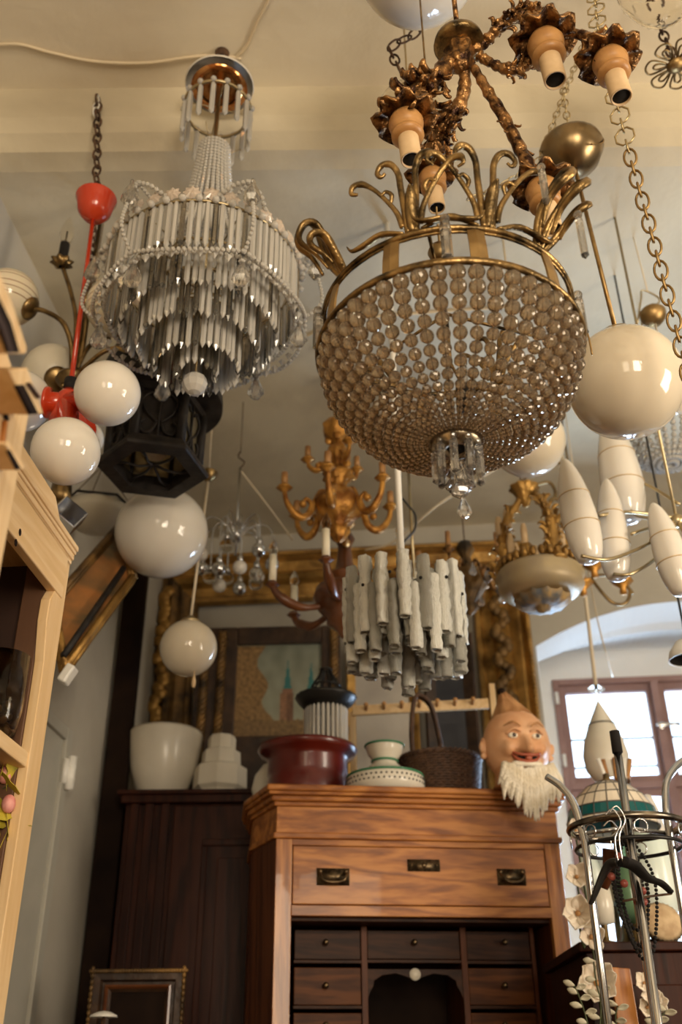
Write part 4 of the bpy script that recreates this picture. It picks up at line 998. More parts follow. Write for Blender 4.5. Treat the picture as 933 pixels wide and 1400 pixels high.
# gilt iron chandelier behind the ice drum
x, y = PY(640, 800, 3.75).xy; zc = zat(x, y, 790)
t = thing('candle_chandelier', 'dark gilt chandelier with stubby candles and crystal drops behind the ice glass drum', 'chandelier', (x, y, zc))
mb = MB(); mb.lathe([(max(r, .001), z) for r, z in pr_(x, y, [(1, 740), (8, 742), (12, 752), (6, 762), (10, 775), (22, 785), (26, 798), (18, 812), (8, 824), (12, 832), (1, 842)])], (x, y, 0), 24, petal=(8, .1)); obj('column', mb, M['gilt_dark'], t)
arm_chandelier(x, y, zc, 6, .20, -1.0, .06, .08, 'gilt_old', .007, t, .02, 'cup', (.011, .07))
for k in range(12): inst('crystal_drop', DRP, t, cyl(x, y, zc-.02, 2*pi*k/12, .13+.05*(k % 2)), sc=(.03, .03, .06))
mb = MB(); mb.tube([V(x, y, zat(x, y, 740)), V(x, y, 3.85)], .003, 5); obj('wire', mb, M['iron'], t)

# ---------------------------------------------------------------- painted bowl chandelier
x, y = PY(740, 800, 3.3).xy; sc_ = dep(V(x, y, zat(x, y, 800)))/F
t = thing('bowl_chandelier', 'painted grey and gilt bowl chandelier with candles in its rim and carved figures', 'chandelier', (x, y, zat(x, y, 800)))
mb = MB(); mb.lathe([(max(r, .001), z) for r, z in pr_(x, y, [(46, 782), (56, 784), (60, 790), (55, 796), (58, 803), (51, 811), (36, 819)])], (x, y, 0), 44); obj('bowl', mb, mat('painted_grey_gilt', (.38, .30, .20), (.50, .38, .20), scale=6, rough=.45, metal=.2), t, solid=.004)
mb = MB(); mb.lathe([(max(r, .001), z) for r, z in pr_(x, y, [(37, 818), (37, 822), (29, 829), (18, 832), (10, 832), (8, 836), (1, 838)])], (x, y, 0), 36, petal=(12, .07)); obj('bottom_rosette', mb, mat('blue_grey_paint', (.12, .13, .14), (.42, .27, .10), scale=22, rough=.6), t)
mb = MB(); 
for k in range(30): a = 2*pi*k/30; mb.sph(cyl(x, y, zat(x, y, 776), a, 55*sc_), .014, 8, 5, sc=(1, 1, 1.4))
obj('rim_leaves', mb, M['gilt_frame'], t)
for k in range(7):
    a = 2*pi*k/7+.5; p = cyl(x, y, zat(x, y, 772), a, 36*sc_); mb = MB()
    mb.lathe([(0, -.03), (.022, -.02), (.03, .01), (.02, .03), (.024, .04), (0, .04)], p, 16, petal=(5, .1)); obj('candle_cup', mb, M['gilt_frame'], t)
    mb = MB(); mb.lathe([(.013, .0), (.0135, .07), (.008, .10), (0, .105)], p+V(0, 0, .03), 12); obj('candle', mb, M['sleeve'], t)
for (a, b_) in ((pi-.2, .9), (pi+1.9, .9), (.4, .8)):
    mb = MB(); pts = [cyl(x, y, zat(x, y, 790), a, 54*sc_), cyl(x, y, zat(x, y, 765), a, 44*sc_), cyl(x, y, zat(x, y, 735), a, 46*sc_), cyl(x, y, zat(x, y, 705), a, 34*sc_), cyl(x, y, zat(x, y, 680), a, 12*sc_)]
    obj('carved_figure', carved(pts, (.024, .014), .5, 26, (0, .9), .03), M['gilt_frame'], t)
p = cyl(x, y, zat(x, y, 722), pi-.2, 44*sc_)
for dx in (-.012, .022):
    mb = MB(); mb.lathe([(0, 0), (.016, .0), (.015, .06), (.008, .085), (0, .09)], p+V(dx, 0, -.01+dx), 12); obj('candle', mb, M['sleeve'], t)
zt = zat(x, y, 672)
mb = MB(); mb.lathe([(0, -.07), (.012, -.066), (.018, -.045), (.03, -.03), (.04, -.005), (.058, .015), (.052, .022), (.03, .02), (0, .03)], (x-.02, y, zt), 30, petal=(9, .08)); obj('crown', mb, M['gilt_frame'], t)
obj('chain', chain_mb(V(x-.02, y, zt+.02), V(x-.02, y, 3.85), .04, .003), M['iron'], t)

# ---------------------------------------------------------------- white glass cone lamp
t = thing('cone_shade_chandelier', 'brass wire chandelier with long white glass torpedo shades at the right', 'chandelier', PY(925, 712, 2.6))
hbp = PY(926, 712, 2.6)
mb = MB(); mb.sph(hbp, .022, 16, 10); mb.tube([hbp, V(hbp.x, hbp.y, 3.85)], .005, 8); obj('hub', mb, M['brass_l'], t)
for (a, b_, w, Y, path) in (((772, 628), (808, 768), 47, 2.45, [(795, 760, 2.40), (830, 765, 2.42), (870, 752, 2.5), (905, 732, 2.55)]),
                            ((829, 655), (845, 792), 42, 2.55, [(840, 785, 2.52), (862, 785, 2.5), (895, 765, 2.55), (915, 738, 2.58)]),
                            ((832, 572), (862, 712), 55, 2.7, [(862, 698, 2.65), (875, 706, 2.65), (900, 710, 2.62)]),
                            ((893, 688), (936, 812), 44, 2.5, [(950, 800, 2.5), (955, 770, 2.5), (940, 735, 2.55)]),
                            ((985, 600), (1000, 720), 50, 2.7, [(998, 715, 2.7), (970, 715, 2.65)])):
    A, Bq = PY(*a, Y), PY(*b_, Y); ax = A-Bq; L_ = ax.length; Q = ax.to_track_quat('Z', 'Y').to_matrix(); w_ = w/2*dep(A)/F
    prf = [(.0, 0), (w_*.45, 0), (w_*.72, L_*.05), (w_*.95, L_*.2), (w_, L_*.38), (w_*.93, L_*.55), (w_*.74, L_*.75), (w_*.45, L_*.91), (w_*.16, L_*.99), (0, L_)]
    mb = MB(); q_ = smooth_pts([V(r, 0, z) for r, z in prf], 3); mb.lathe([(max(0, p.x), p.z) for p in q_], Bq, 28, rot=Q); so = obj('glass_shade', mb, M['opal_w'], t)
    for f, k_ in ((.33, 1.02), (.62, .89)):
        mb = MB(); mb.tube([Bq+Q @ V(w_*k_*cos(2*pi*k/24), w_*k_*sin(2*pi*k/24), L_*f) for k in range(24)], .0018, 6, closed=True); obj('wire_ring', mb, M['wire'], so)
    mb = MB(); mb.tube(smooth_pts([PY(*p) for p in path]+[hbp], 5), .0055, 8); obj('wire_arm', mb, M['brass_l'], t)
for path in ([(872, 658, 2.7), (895, 668, 2.65), (930, 690, 2.6)], [(820, 705, 2.5), (860, 700, 2.55), (926, 708, 2.6)], [(864, 730, 2.5), (895, 720, 2.55), (926, 712, 2.6)]):
    mb = MB(); mb.tube(smooth_pts([PY(*p) for p in path], 5), .0055, 8); obj('wire_arm', mb, M['brass_l'], t)

# iron scroll chandelier behind
t = thing('scroll_chandelier', 'wire scroll chandelier with small gilt cups behind the white torpedo shades', 'chandelier', PY(805, 790, 3.6))
for k, path in enumerate(([(762, 632), (778, 640), (770, 660), (774, 680), (768, 690)], [(735, 662), (752, 660), (760, 675), (752, 688), (742, 686)], [(786, 722), (765, 715), (750, 695), (755, 682), (772, 686)],
             [(770, 742), (760, 732), (772, 722), (785, 726)], [(772, 785), (770, 765), (785, 752), (805, 770), (815, 785), (830, 786)], [(808, 790), (835, 822), (855, 825), (862, 808), (850, 795)], [(866, 812), (856, 800), (846, 798)])):
    mb = MB(); mb.tube(smooth_pts([PY(a, b_, 3.6) for a, b_ in path], 5), .007, 8); obj('iron_scroll', mb, M['dark_brass'], t)
for (px, py) in ((812, 775), (851, 798), (797, 800), (815, 760)):
    mb = MB(); mb.lathe([(0, -.05), (.014, -.045), (.012, -.02), (.035, .0), (.045, .012), (.02, .012), (.018, .04), (0, .04)], PY(px, py, 3.6), 18, petal=(6, .1)); obj('gilt_cup', mb, M['gilt'], t)
xq, yq = PY(800, 790, 3.6).xy
mb = MB(); mb.tube([V(xq, yq, zat(xq, yq, 795)), V(xq, yq, 3.85)], .005, 8); obj('stem', mb, M['dark_brass'], t)

# teardrop pendant in front of the window
x, y = PY(826, 1015, 3.9).xy
t = thing('teardrop_pendant', 'cream teardrop glass pendant on a cord in front of the window', 'lamp', (x, y, zat(x, y, 1015)))
mb = MB(); mb.lathe([(max(r, .001), z) for r, z in pr_(x, y, [(1, 958), (4, 964), (11, 978), (19, 994), (27, 1014), (31, 1034), (29, 1052), (20, 1066), (8, 1073), (1, 1074)])], (x, y, 0), 32); obj('glass_drop', mb, M['opal_m'], t)
mb = MB(); zq = zat(x, y, 992); mb.lathe([(pr_(x, y, [(19.5, 992)])[0][0], zq-.003), (pr_(x, y, [(18.6, 990)])[0][0]+.001, zq+.003)], (x, y, 0), 32); obj('seam', mb, M['lead'], t)
e = V(x, y, zat(x, y, 942))
mb = MB(); mb.sph(e, .02, 14, 8, sc=(1.8, 1, .8)); mb.tube([e, V(x, y, zat(x, y, 962))], .003, 6); obj('glass_bow', mb, M['clear'], t)
tq = PY(799, 800, 3.9)
mb = MB(); mb.tube([e, tq, V(tq.x-.02, tq.y, 3.86)], .008, 8); obj('cord', mb, M['cord'], t)
mb = MB(); mb.tube(smooth_pts(pp((808, 800, 3.7), (818, 850, 3.8), (828, 890, 3.9), (838, 925, 4.1)), 4), .003, 6); mb.tube([PY(808, 800, 3.7), V(PY(808, 800, 3.7).x, 3.7, 3.86)], .003, 6); o_ = obj('cable', mb, M['cord'], None); tag(o_, 'thin loose cable hanging just right of the teardrop pendant cord', 'cable')

# far crystal basket at the right edge
x, y = PY(912, 606, 3.1).xy; zq = zat(x, y, 600); r_ = 48*dep(V(x, y, zq))/F
t = thing('crystal_basket_lamp', 'pale crystal bead basket lamp at the right edge, under the big brass rod globe', 'chandelier', (x, y, zq))
g = MB()
for k in range(26):
    a = 2*pi*k/26; beads(g, [cyl(x, y, zq+.02-.13*sin(u), a, .02+r_*cos(u)) for u in [i/6*pi/2 for i in range(7)]], .011, 7, 4)
obj('bead_strings', g, M['crystal'], t, flat=True, kind='stuff')
mb = MB(); mb.tube([cyl(x, y, zq+.02, 2*pi*i/36, r_+.02) for i in range(36)], .006, 6, closed=True)
for k in range(3): mb.tube([cyl(x, y, zq+.02, 2*pi*k/3, r_+.02), V(x, y, zq+.25)], .004, 5)
mb.tube([V(x, y, zq+.25), V(x, y, 3.85)], .004, 6); obj('brass_frame', mb, M['brass'], t)

# small brass canopy with hook
x, y = PY(893, 430, 2.7).xy; p = V(x, y, zat(x, y, 432)); r_ = 18*dep(p)/F
t = thing('brass_bell_canopy', 'small golden brass canopy hanging from a wire hook behind the rod globe', 'canopy', p)
mb = MB(); mb.lathe([(0, -r_*.8), (r_*.5, -r_*.75), (r_*.95, -r_*.2), (r_, r_*.3), (r_*.75, r_*.6), (r_*.2, r_*.8), (0, r_*.85)], p, 28); obj('canopy', mb, M['brass'], t)
mb = MB(); mb.tube(smooth_pts([p+V(0, 0, .03), p+V(.035, 0, .07), p+V(.02, 0, .10), p+V(-.02, 0, .12), p+V(-.03, 0, .08), p+V(-.06, 0, -.03)], 5), .0035, 6); obj('wire_hook', mb, M['brass_l'], t)
mb = MB(); mb.tube([p+V(0, 0, .11), V(x-.01, y, 3.85)], .0025, 6); obj('wire', mb, M['cord'], t)
zq = p.z-.02; mb = MB(); mb.tube([p+V(0, 0, -.02), p+V(.01, 0, -.30)], .004, 6); mb.sph(p+V(.01, 0, -.36), .06, 20, 12); obj('hanging_lamp_glass', mb, M['opal'], t)

# ---------------------------------------------------------------- loose chains and cables
pts = smooth_pts(pp((812, -40, 1.65), (817, 30, 1.62), (828, 85, 1.6), (843, 138, 1.6), (862, 215, 1.62), (886, 300, 1.64), (908, 385, 1.66), (925, 450, 1.68), (945, 530, 1.70)), 8)
t = thing('long_chain', 'long hanging chain of octagonal and oval brass links at the right', 'chain', pts[0])
tot = 0; acc = [0]
for a, b_ in zip(pts, pts[1:]): tot += (b_-a).length; acc.append(tot)
def at_len(s):
    i = max(k for k in range(len(acc)) if acc[k] <= s); i = min(i, len(pts)-2); return pts[i].lerp(pts[i+1], (s-acc[i])/(acc[i+1]-acc[i]))
s_ = 0; i = 0; step = .033
while s_+step < tot:
    a, b_ = at_len(s_), at_len(s_+step); c_ = (a+b_)/2; d = (b_-a).normalized(); sx = d.cross(V(.2, 1, .1)).normalized(); sy = d.cross(sx)
    oc = c_.z > at_len(tot*.55).z; big = i % 2 == 0; k_ = 8 if oc else 14
    q = (sx*.9+sy*.3).normalized() if big else (sy*.9-sx*.25).normalized(); hl = step*(.78 if big else .62); hw = hl*(.92 if (oc and big) else .55)
    mb = MB(); rs_ = []
    for j in range(k_):
        an = 2*pi*(j+.5)/k_
        rs_.append(c_+d*hl*cos(an)+q*hw*sin(an))
    mb.tube(rs_, .0026 if oc else .0031, 6, closed=True); obj('link', mb, M['chain'] if oc else M['brass'], t)
    s_ += step; i += 1
mb = MB(); mb.tube([pts[0], V(pts[0].x-.02, pts[0].y, 4.12)], .003, 6); obj('suspension_wire', mb, M['iron'], t)
c_ = PY(800, 55, 1.95); e_ = PY(640, 272, 1.95); f_ = PY(738, 218, 1.95)
mb = MB(); links(c_, f_, .035, .0018, mb=mb); links(f_, e_, .035, .0018, sag=.02, mb=mb); o_ = obj('thin_chain', mb, M['chain'], None); tag(o_, 'thin pale chain running down left behind the brass rod canopy', 'chain')
mb = MB(); a = PY(574, 42, 1.8); b_ = PY(532, 66, 1.8); links(a, b_, .04, .0032, mb=mb); links(b_, PY(548, 98, 1.8), .04, .0032, mb=mb); links(V(b_.x+.02, b_.y, 4.12), a, .05, .003, mb=mb); o_ = obj('rusty_chain', mb, M['iron'], None); tag(o_, 'short rusty chain bunched left of the gilded chandelier hub', 'chain')
x, y = PY(560, 155, 1.9).xy; c_ = V(x, y, zat(x, y, 155)); r_ = 44*dep(c_)/F
t = thing('clear_globe', 'thin clear glass globe behind the left gilded arm', 'lamp', c_)
mb = MB(); mb.sph(c_, r_, 32, 20); obj('glass_globe', mb, M['clear'], t, solid=.002)
mb = MB(); mb.tube([c_+V(0, 0, r_), V(x, y, 4.12)], .003, 6); mb.lathe([(0, r_+.02), (.03, r_+.015), (.035, r_-.01), (0, r_-.01)], c_, 20); obj('holder', mb, M['brass_l'], t)
# pierced gilt ornament at the top right
c_ = PY(925, 90, 1.85); r_ = 13*dep(c_)/F
t = thing('pierced_gilt_mount', 'pierced dark gilt flower mount with wire loops hanging at the top right corner', 'ornament', c_)
mb = MB(); mb.lathe([(0, -.012), (r_*.5, -.01), (r_, 0), (r_*.8, .01), (0, .012)], c_, 20); obj('boss', mb, M['brass'], t)
for k in range(7):
    a = 2*pi*k/7+.3; mb = MB()
    for (l_, w_) in ((3.1, .75), (2.3, .38)):
        mb.tube(smooth_pts([c_+V(cos(a+b1)*r_*rr_, sin(a+b1)*r_*rr_, .006) for rr_, b1 in ((.8, 0), (l_*.6, -w_*.45), (l_*.9, -w_*.38), (l_, 0), (l_*.9, w_*.38), (l_*.6, w_*.45))], 4, closed=True), .0032, 6, closed=True)
    obj('loop', mb, M['dark_brass'], t)
mb = chain_mb(c_+V(0, 0, .01), V(c_.x-.04, c_.y, 4.12), .045, .0035); obj('chain', mb, M['iron'], t)
# cables on the ceiling
def cable(lab, pts, m='cord', r=.006): mb = MB(); mb.tube(smooth_pts(pts, 6), r, 6); o = obj('cable', mb, M[m], None); tag(o, lab, 'cable')
cable('cream cable crossing the ceiling from the left edge to the crystal chandelier hook', [PZ(a, b_, 4.113) for a, b_ in ((-40, 66), (20, 60), (70, 72), (130, 84), (200, 86), (260, 78), (298, 76), (330, 80))])
cable('cream cable rising from the crystal chandelier hook to the top edge', [PZ(a, b_, 4.113) for a, b_ in ((322, 79), (338, 62), (352, 30), (372, -10), (380, -60))], r=.005)
cable('thin cable on the ceiling right of the crystal chandelier', [PZ(a, b_, 3.845) for a, b_ in ((300, 470), (370, 474), (410, 464), (470, 440), (560, 430), (700, 420))], r=.005)
cable('slanting cord tied between ceiling hooks left of the golden chandelier', pp((330, 645, 3.7), (365, 690, 3.9), (400, 738, 4.2)), r=.005)
cable('slanting cord tied between ceiling hooks right of the golden chandelier', pp((680, 640, 3.9), (600, 690, 3.9), (540, 740, 4.1), (500, 752, 4.2)), r=.005)

# ---------------------------------------------------------------- pine cupboard on the left
def rot_frame(org, yaw): return Matrix.Translation(org) @ Matrix.Rotation(yaw, 4, 'Z')
c_ = PZ(97, 766, 2.20)
CMX = rot_frame(V(c_.x, c_.y, 0), -YAW); CMI = CMX.inverted(); CN = CMX.to_3x3() @ V(1, 0, 0)
def onc(px, py, x=0): return CMI @ hit(px, py, CMX @ V(x, 0, 0), CN)
M['jamb'] = mat('brown_jamb_wood', (.085, .036, .016), (.15, .07, .032), scale=8, rough=.6, stretch=(1, 1, .12))
t = thing('pine_cupboard', 'open-fronted raw pine cupboard with moulded cornice along the left wall', 'cupboard', V(c_.x, c_.y, 0))
CL = 1.25; CDp = .50; z_co = 2.20
sw = abs(onc(72, 860).y-onc(97, 860).y)*.62
zr0 = onc(80, 814).z
def cbox(name, x0, x1, y0, y1, z0, z1, m, par=None, bev=.003, **k):
    mb = MB(CMX); mb.bx(x0, x1, y0, y1, z0, z1); return obj(name, mb, m, par or t, flat=True, bev=bev, **k)
# stile with a bracket-shaped shoulder under the rail
mb = MB(CMX); zt = z_co
pl = [(0, 0), (0, zt), (-sw*1.0, zt), (-sw, zr0+.0), (-sw*1.28, zr0-.03), (-sw*1.30, zr0-.08), (-sw*1.02, zr0-.17), (-sw, zr0-.22), (-sw, 0)]
mb.prism([(-.022, y, z) for y, z in pl], (.022, 0, 0)); obj('stile', mb, M['pine'], t, flat=True, bev=.002)
cbox('jamb', -.075, -.0225, -sw*1.02, -.02, 0, zt, M['jamb'])
cbox('stile', -.022, 0, -CL, -CL+sw, 0, zt, M['pine'])
cbox('top_rail', -.020, .003, -CL+sw, -sw*.35, zr0, z_co-.0, M['pine_y'])
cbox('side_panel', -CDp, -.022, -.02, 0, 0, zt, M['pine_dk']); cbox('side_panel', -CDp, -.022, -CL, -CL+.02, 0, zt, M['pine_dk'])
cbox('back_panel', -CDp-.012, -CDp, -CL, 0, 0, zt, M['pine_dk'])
cbox('top_board', -CDp, 0, -CL, 0, zt-.02, zt, M['pine_y'])
zsh = onc(48, 1055).z
cbox('shelf', -CDp, -.004, -CL+.02, -sw*.9, zsh-.002, zsh+.030, M['pine_y'])
cbox('shelf', -CDp, -.004, -CL+.02, -sw*.9, .5, .53, M['pine_y'])
mb = MB(CMX)                                             # cornice: stepped moulding profile swept along the front
for (o0, o1, z0, z1) in ((0, .003, -.012, .0), (0, .006, .0, .016), (0, .009, .016, .026), (0, .012, .026, .040)):
    mb.bx(-CDp, o1, -CL, o1, z_co+z0, z_co+z1)
obj('cornice', mb, M['pine_y'], t, flat=True, bev=.004)
mb = MB(CMX); mb.prism([(-.06, -CL, z_co+.044), (-.06, .01, z_co+.044), (-.06, .01, z_co+.10), (-.06, -.05, z_co+.15), (-.06, -CL, z_co+.16)], (.02, 0, 0)); obj('pediment_board', mb, M['pine_y'], t, flat=True, bev=.003)
for (y, z) in ((-.30, z_co-.09), (-.31, z_co-.12)):
    mb = MB(CMX); mb.sph((.003, y, z), .007, 10, 6, sc=(.25, 1, 1.2)); obj('knot', mb, M['dark'], t)

# nearer tall pine wardrobe front at the left edge, with moulded stubs and arched top
A = PY(33, 600, 1.15); d_ = (A-CAM).length
NMX = rot_frame(V(A.x, A.y, 0), radians(3.4)); NMI = NMX.inverted(); NN = NMX.to_3x3() @ V(1, 0, 0)
def onn(px, py, x=0): return NMI @ hit(px, py, NMX @ V(x, 0, 0), NN)
t = thing('pine_wardrobe', 'tall raw pine wardrobe with arched moulded top, cut off by the left edge', 'wardrobe', V(A.x, A.y, 0))
poly = [onn(*p) for p in ((11, 484), (40, 566), (26, 644), (8, 750))]; yb = poly[-1].y
pl = [(0, p.y, p.z) for p in poly[:3]]+[(0, poly[2].y, 0), (0, poly[2].y-.7, 0), (0, poly[2].y-.7, poly[0].z+.02), (0, poly[0].y-.25, poly[0].z+.02)]
mb = MB(NMX); mb.prism(pl, (-.03, 0, 0)); obj('front_board', mb, M['pine'], t, flat=True, bev=.003)
def bar(name, pxs, w, m, x0=.0, mbm=None):
    q = [onn(*p) for p in pxs]; mb = MB(NMX)
    mb.tube(smooth_pts([(x0+w*.5, p.y, p.z) for p in q], 4), w, 4); return obj(name, mb, m, t, flat=True)
def slab(name, pxs, x0, x1, m): 
    mb = MB(NMX); mb.prism([(x1, (q := onn(px, py, x1)).y, q.z) for px, py in pxs], (x0-x1, 0, 0)); return obj(name, mb, m, t, flat=True, bev=.002)
slab('arched_top', [(-40, 320), (-12, 352), (2, 377), (20, 422), (37, 474), (36, 484), (11, 484), (-10, 440), (-60, 380)], .0, .045, M['pine'])
slab('arch_moulding', [(-40, 350), (-2, 402), (16, 440), (28, 482), (15, 482), (2, 440), (-40, 380)], .045, .052, M['dark'])
slab('arch_moulding', [(-40, 362), (-6, 412), (10, 446), (20, 481), (14, 481), (2, 446), (-12, 420)], .052, .056, M['pine_dk'])
slab('cornice_stub', [(12, 505), (38, 503), (60, 566), (41, 567)], .0, .040, M['pine'])
slab('cornice_groove', [(24, 527), (34, 526), (54, 566), (44, 567)], .040, .046, M['dark'])
slab('cornice_groove', [(40, 524), (43, 523), (58, 544), (55, 545)], .040, .046, M['brown'])
slab('waist_moulding', [(8, 607), (13, 604), (36, 640), (28, 643)], .0, .03, M['pine'])
slab('waist_groove', [(11, 616), (15, 615), (30, 641), (24, 642)], .03, .034, M['dark'])
slab('door_gap', [(-6, 500), (2, 520), (12, 566), (14, 576), (9, 574), (2, 545)], .0, .004, M['dark'])
slab('door_edge', [(9, 574), (12, 576), (4, 640), (1, 640)], .0, .006, M['honey_v'])

# things on the cupboard shelf
g0 = CMX @ V(-.075, onc(34, 1045).y-.015, zsh+.0305)
t = thing('glass_vase', 'clear glass cylinder vase on the pine cupboard shelf', 'vase', g0)
mb = MB(); r_ = .055; mb.lathe([(0, .004), (r_*.5, .004), (r_*.85, .03), (r_, .08), (r_, .20), (r_*.94, .20), (r_*.93, .08), (r_*.8, .04), (0, .03)], g0, 32); obj('glass_body', mb, mat('vase_glass', (.93, .84, .68), rough=.02, trans=1, ior=1.3), t)
mb = MB()
for k in range(14): mb.sph(g0+V(.025*cos(k*2.4), .025*sin(k*2.4), .035+.004*k), .011, 8, 5)
obj('vase_filling', mb, M['cup'], t, kind='stuff')
fo = CMX @ onc(14, 1112, -.03)
t = thing('flower_bunch', 'bunch of yellow-green leaves and pink buds below the pine cupboard shelf', 'flowers', V(fo.x, fo.y, fo.z-.25))
leafm = mat('yellow_green_leaf', (.20, .20, .02), (.55, .42, .04), scale=20, rough=.6); pinkm = mat('pink_bud', (.55, .16, .14), (.75, .35, .30), scale=30, rough=.6)
stem = mat('dark_stem', (.05, .06, .02), rough=.7)
for k in range(24):
    e = fo+V((rnd()-.8)*.03, (rnd()-.62)*.07, (rnd()-.45)*.17)
    mb = MB(); mb.tube(smooth_pts([fo+V(-.05, -.02, -.25), (fo+e)/2+V(-.03, 0, -.02), e], 4), .0015, 5); obj('stem', mb, stem, t)
    if k % 4 == 0:
        mb = MB(); mb.sph(e, .014, 12, 8, sc=(1, 1, 1.35)); obj('bud', mb, pinkm, t)
    else:
        mb = MB(); n_ = 12; u = V(rnd()-.2, rnd()-.5, rnd()-.5).normalized(); w = u.cross(V(1, .2, .1)).normalized(); vs = [e]+[e+(u*cos(2*pi*i/n_)+w*sin(2*pi*i/n_))*.027*(1+.3*cos(3*2*pi*i/n_)) for i in range(n_)]
        mb.add(vs, [(0, i+1, (i+1) % n_+1) for i in range(n_)]); obj('leaf', mb, leafm, t, flat=True, solid=.001)

# ---------------------------------------------------------------- secretary desk
A = PY(378, 1143, 3.5); Bq = PZ(765, 1150, A.z); W_ = (V(Bq.x, Bq.y, 0)-V(A.x, A.y, 0)).length
ang = math.atan2(Bq.y-A.y, Bq.x-A.x)
SM = rot_frame(V(A.x, A.y, 0), ang); SI = SM.inverted(); SN = SM.to_3x3() @ V(0, 1, 0)
def ons(px, py, y=0): return SI @ hit(px, py, SM @ V(0, y, 0), SN)
t = thing('secretary_desk', 'honey pine secretary desk with long top drawer and open pigeonhole interior', 'desk', V(A.x, A.y, 0))
SD = .45; zfb = A.z; zft = ons(378, 1102).z; zct = 1.1+(A.z-1.1)+0; zct = ons(378, 1071, -.035).z
def plan(o, z): return [(-o, -o, z), (W_+o, -o, z), (W_+o, SD, z), (-.075-o, SD, z), (-.075-o, .22, z)]
def splan(name, o, z0, z1, m, **k):
    mb = MB(SM); mb.prism(plan(o, z0), (0, 0, z1-z0)); return obj(name, mb, m, t, flat=True, **k)
splan('frieze', 0, zfb+.012, zft, M['honey'], bev=.002)
splan('frieze_moulding', .010, zfb-.008, zfb+.012, M['honey'], bev=.004)
h_ = zct-zft
splan('cornice', .010, zft, zft+h_*.22, M['honey'], bev=.004)
splan('cornice', .020, zft+h_*.22, zft+h_*.5, M['honey'], bev=.006)
splan('cornice', .030, zft+h_*.5, zft+h_*.68, M['honey'], bev=.004)
splan('cornice', .036, zft+h_*.68, zct, M['honey'], bev=.006)
ZT = zct
def sbox(name, x0, x1, y0, y1, z0, z1, m, par=None, bev=.002, **k):
    mb = MB(SM); mb.bx(x0, x1, y0, y1, z0, z1); return obj(name, mb, m, par or t, flat=True, bev=bev, **k)
zb = zfb-.008; xl = ons(399, 1200).x; xr = ons(749, 1200).x
sbox('stile', 0, xl, 0, .03, .0, zb, M['honey_v']); sbox('stile', xr, W_, 0, .03, .0, zb, M['honey_v'])
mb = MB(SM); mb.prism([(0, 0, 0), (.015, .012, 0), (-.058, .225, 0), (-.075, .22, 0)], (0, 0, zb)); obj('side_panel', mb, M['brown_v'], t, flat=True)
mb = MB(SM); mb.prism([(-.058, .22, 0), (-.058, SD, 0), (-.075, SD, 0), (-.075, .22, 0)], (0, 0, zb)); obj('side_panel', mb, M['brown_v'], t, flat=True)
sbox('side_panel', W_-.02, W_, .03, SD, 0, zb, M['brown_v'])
sbox('back_panel', -.075, W_, SD-.015, SD, 0, zb, M['dark'])
zd1 = ons(400, 1156).z; zd0 = ons(400, 1236).z
sbox('rail', xl, xr, .002, .03, zd1+.002, zb, M['honey'])
drw = sbox('long_drawer', xl+.003, xr-.003, -.001, .022, zd0, zd1, M['honey'], bev=.003)
zr_ = ons(400, 1252).z; sbox('rail', xl, xr, -.004, .03, zr_, zd0-.003, M['honey'])
dkm = mat('dark_bronze_handle', (.05, .035, .02), (.22, .15, .08), scale=60, rough=.35, metal=.9)
for (px0, px1, py0, py1) in ((433, 478, 1187, 1211), (679, 720, 1188, 1211)):
    a, b_ = ons(px0, py0), ons(px1, py1); mb = MB(SM); mb.bx(a.x, b_.x, -.005, -.001, b_.z, a.z)
    mb.bx(a.x+.008, b_.x-.008, -.009, -.005, b_.z+.01, a.z-.008)
    mb.tube(smooth_pts([(a.x+.012, -.008, a.z-.012), (a.x+.013, -.026, a.z-.028), (a.x+.03, -.032, b_.z+.008), (b_.x-.03, -.032, b_.z+.008), (b_.x-.013, -.026, a.z-.028), (b_.x-.012, -.008, a.z-.012)], 4), .0045, 8)
    for xx in (a.x+.012, b_.x-.012): mb.sph((xx, -.010, a.z-.012), .008, 10, 6)
    obj('bail_handle', mb, dkm, drw)
a, b_ = ons(557, 1175), ons(602, 1192); mb = MB(SM); mb.bx(a.x, b_.x, -.005, -.001, b_.z, a.z); mb.tube([((a.x+b_.x)/2, -.005, (a.z+b_.z)/2), ((a.x+b_.x)/2, -.009, (a.z+b_.z)/2)], .009, 14)
for xx in (a.x+.012, b_.x-.012): mb.sph((xx, -.006, (a.z+b_.z)/2), .004, 8, 5)
obj('lock_plate', mb, dkm, drw)
# pigeonhole interior, its recess shade put into darker wood colours
yi = .15
sbox('interior_top', xl, xr, .03, SD-.02, zr_-.012, zr_, M['brown'])
sbox('interior_side', xl-.012, xl, .03, SD-.02, .75, zr_, M['brown_v']); sbox('interior_side', xr, xr+.012, .03, SD-.02, .75, zr_, M['brown_v'])
def ix(px): return ons(px, 1300, yi).x
def iz(py): return ons(500, py, yi).z
xs = [ix(402), ix(494), ix(502), ix(630), ix(638), ix(726)]
for x0, x1 in ((xs[1], xs[2]), (xs[3], xs[4]), (xs[5], xs[5]+.014)): sbox('divider', x0, x1, yi-.006, SD-.03, .75, zr_-.012, M['brown_v'], bev=.001)
def knob(px, py, par):
    q = ons(px, py, yi-.004); mb = MB(SM); mb.sph((q.x, yi-.022, q.z), .0105, 14, 9); mb.tube([(q.x, yi-.003, q.z), (q.x, yi-.02, q.z)], .005, 8); obj('knob', mb, dkm, par)
def sdrawer(x0, x1, r0, r1, kpx, kpy, m='brown'):
    dw = sbox('small_drawer', x0+.002, x1-.002, yi, yi+.25, iz(r1), iz(r0), M[m], bev=.002); knob(kpx, kpy, dw)
    sbox('shelf_edge', x0, x1, yi-.003, SD-.03, iz(r1)-.012, iz(r1)-.002, M['brown'], bev=.001)
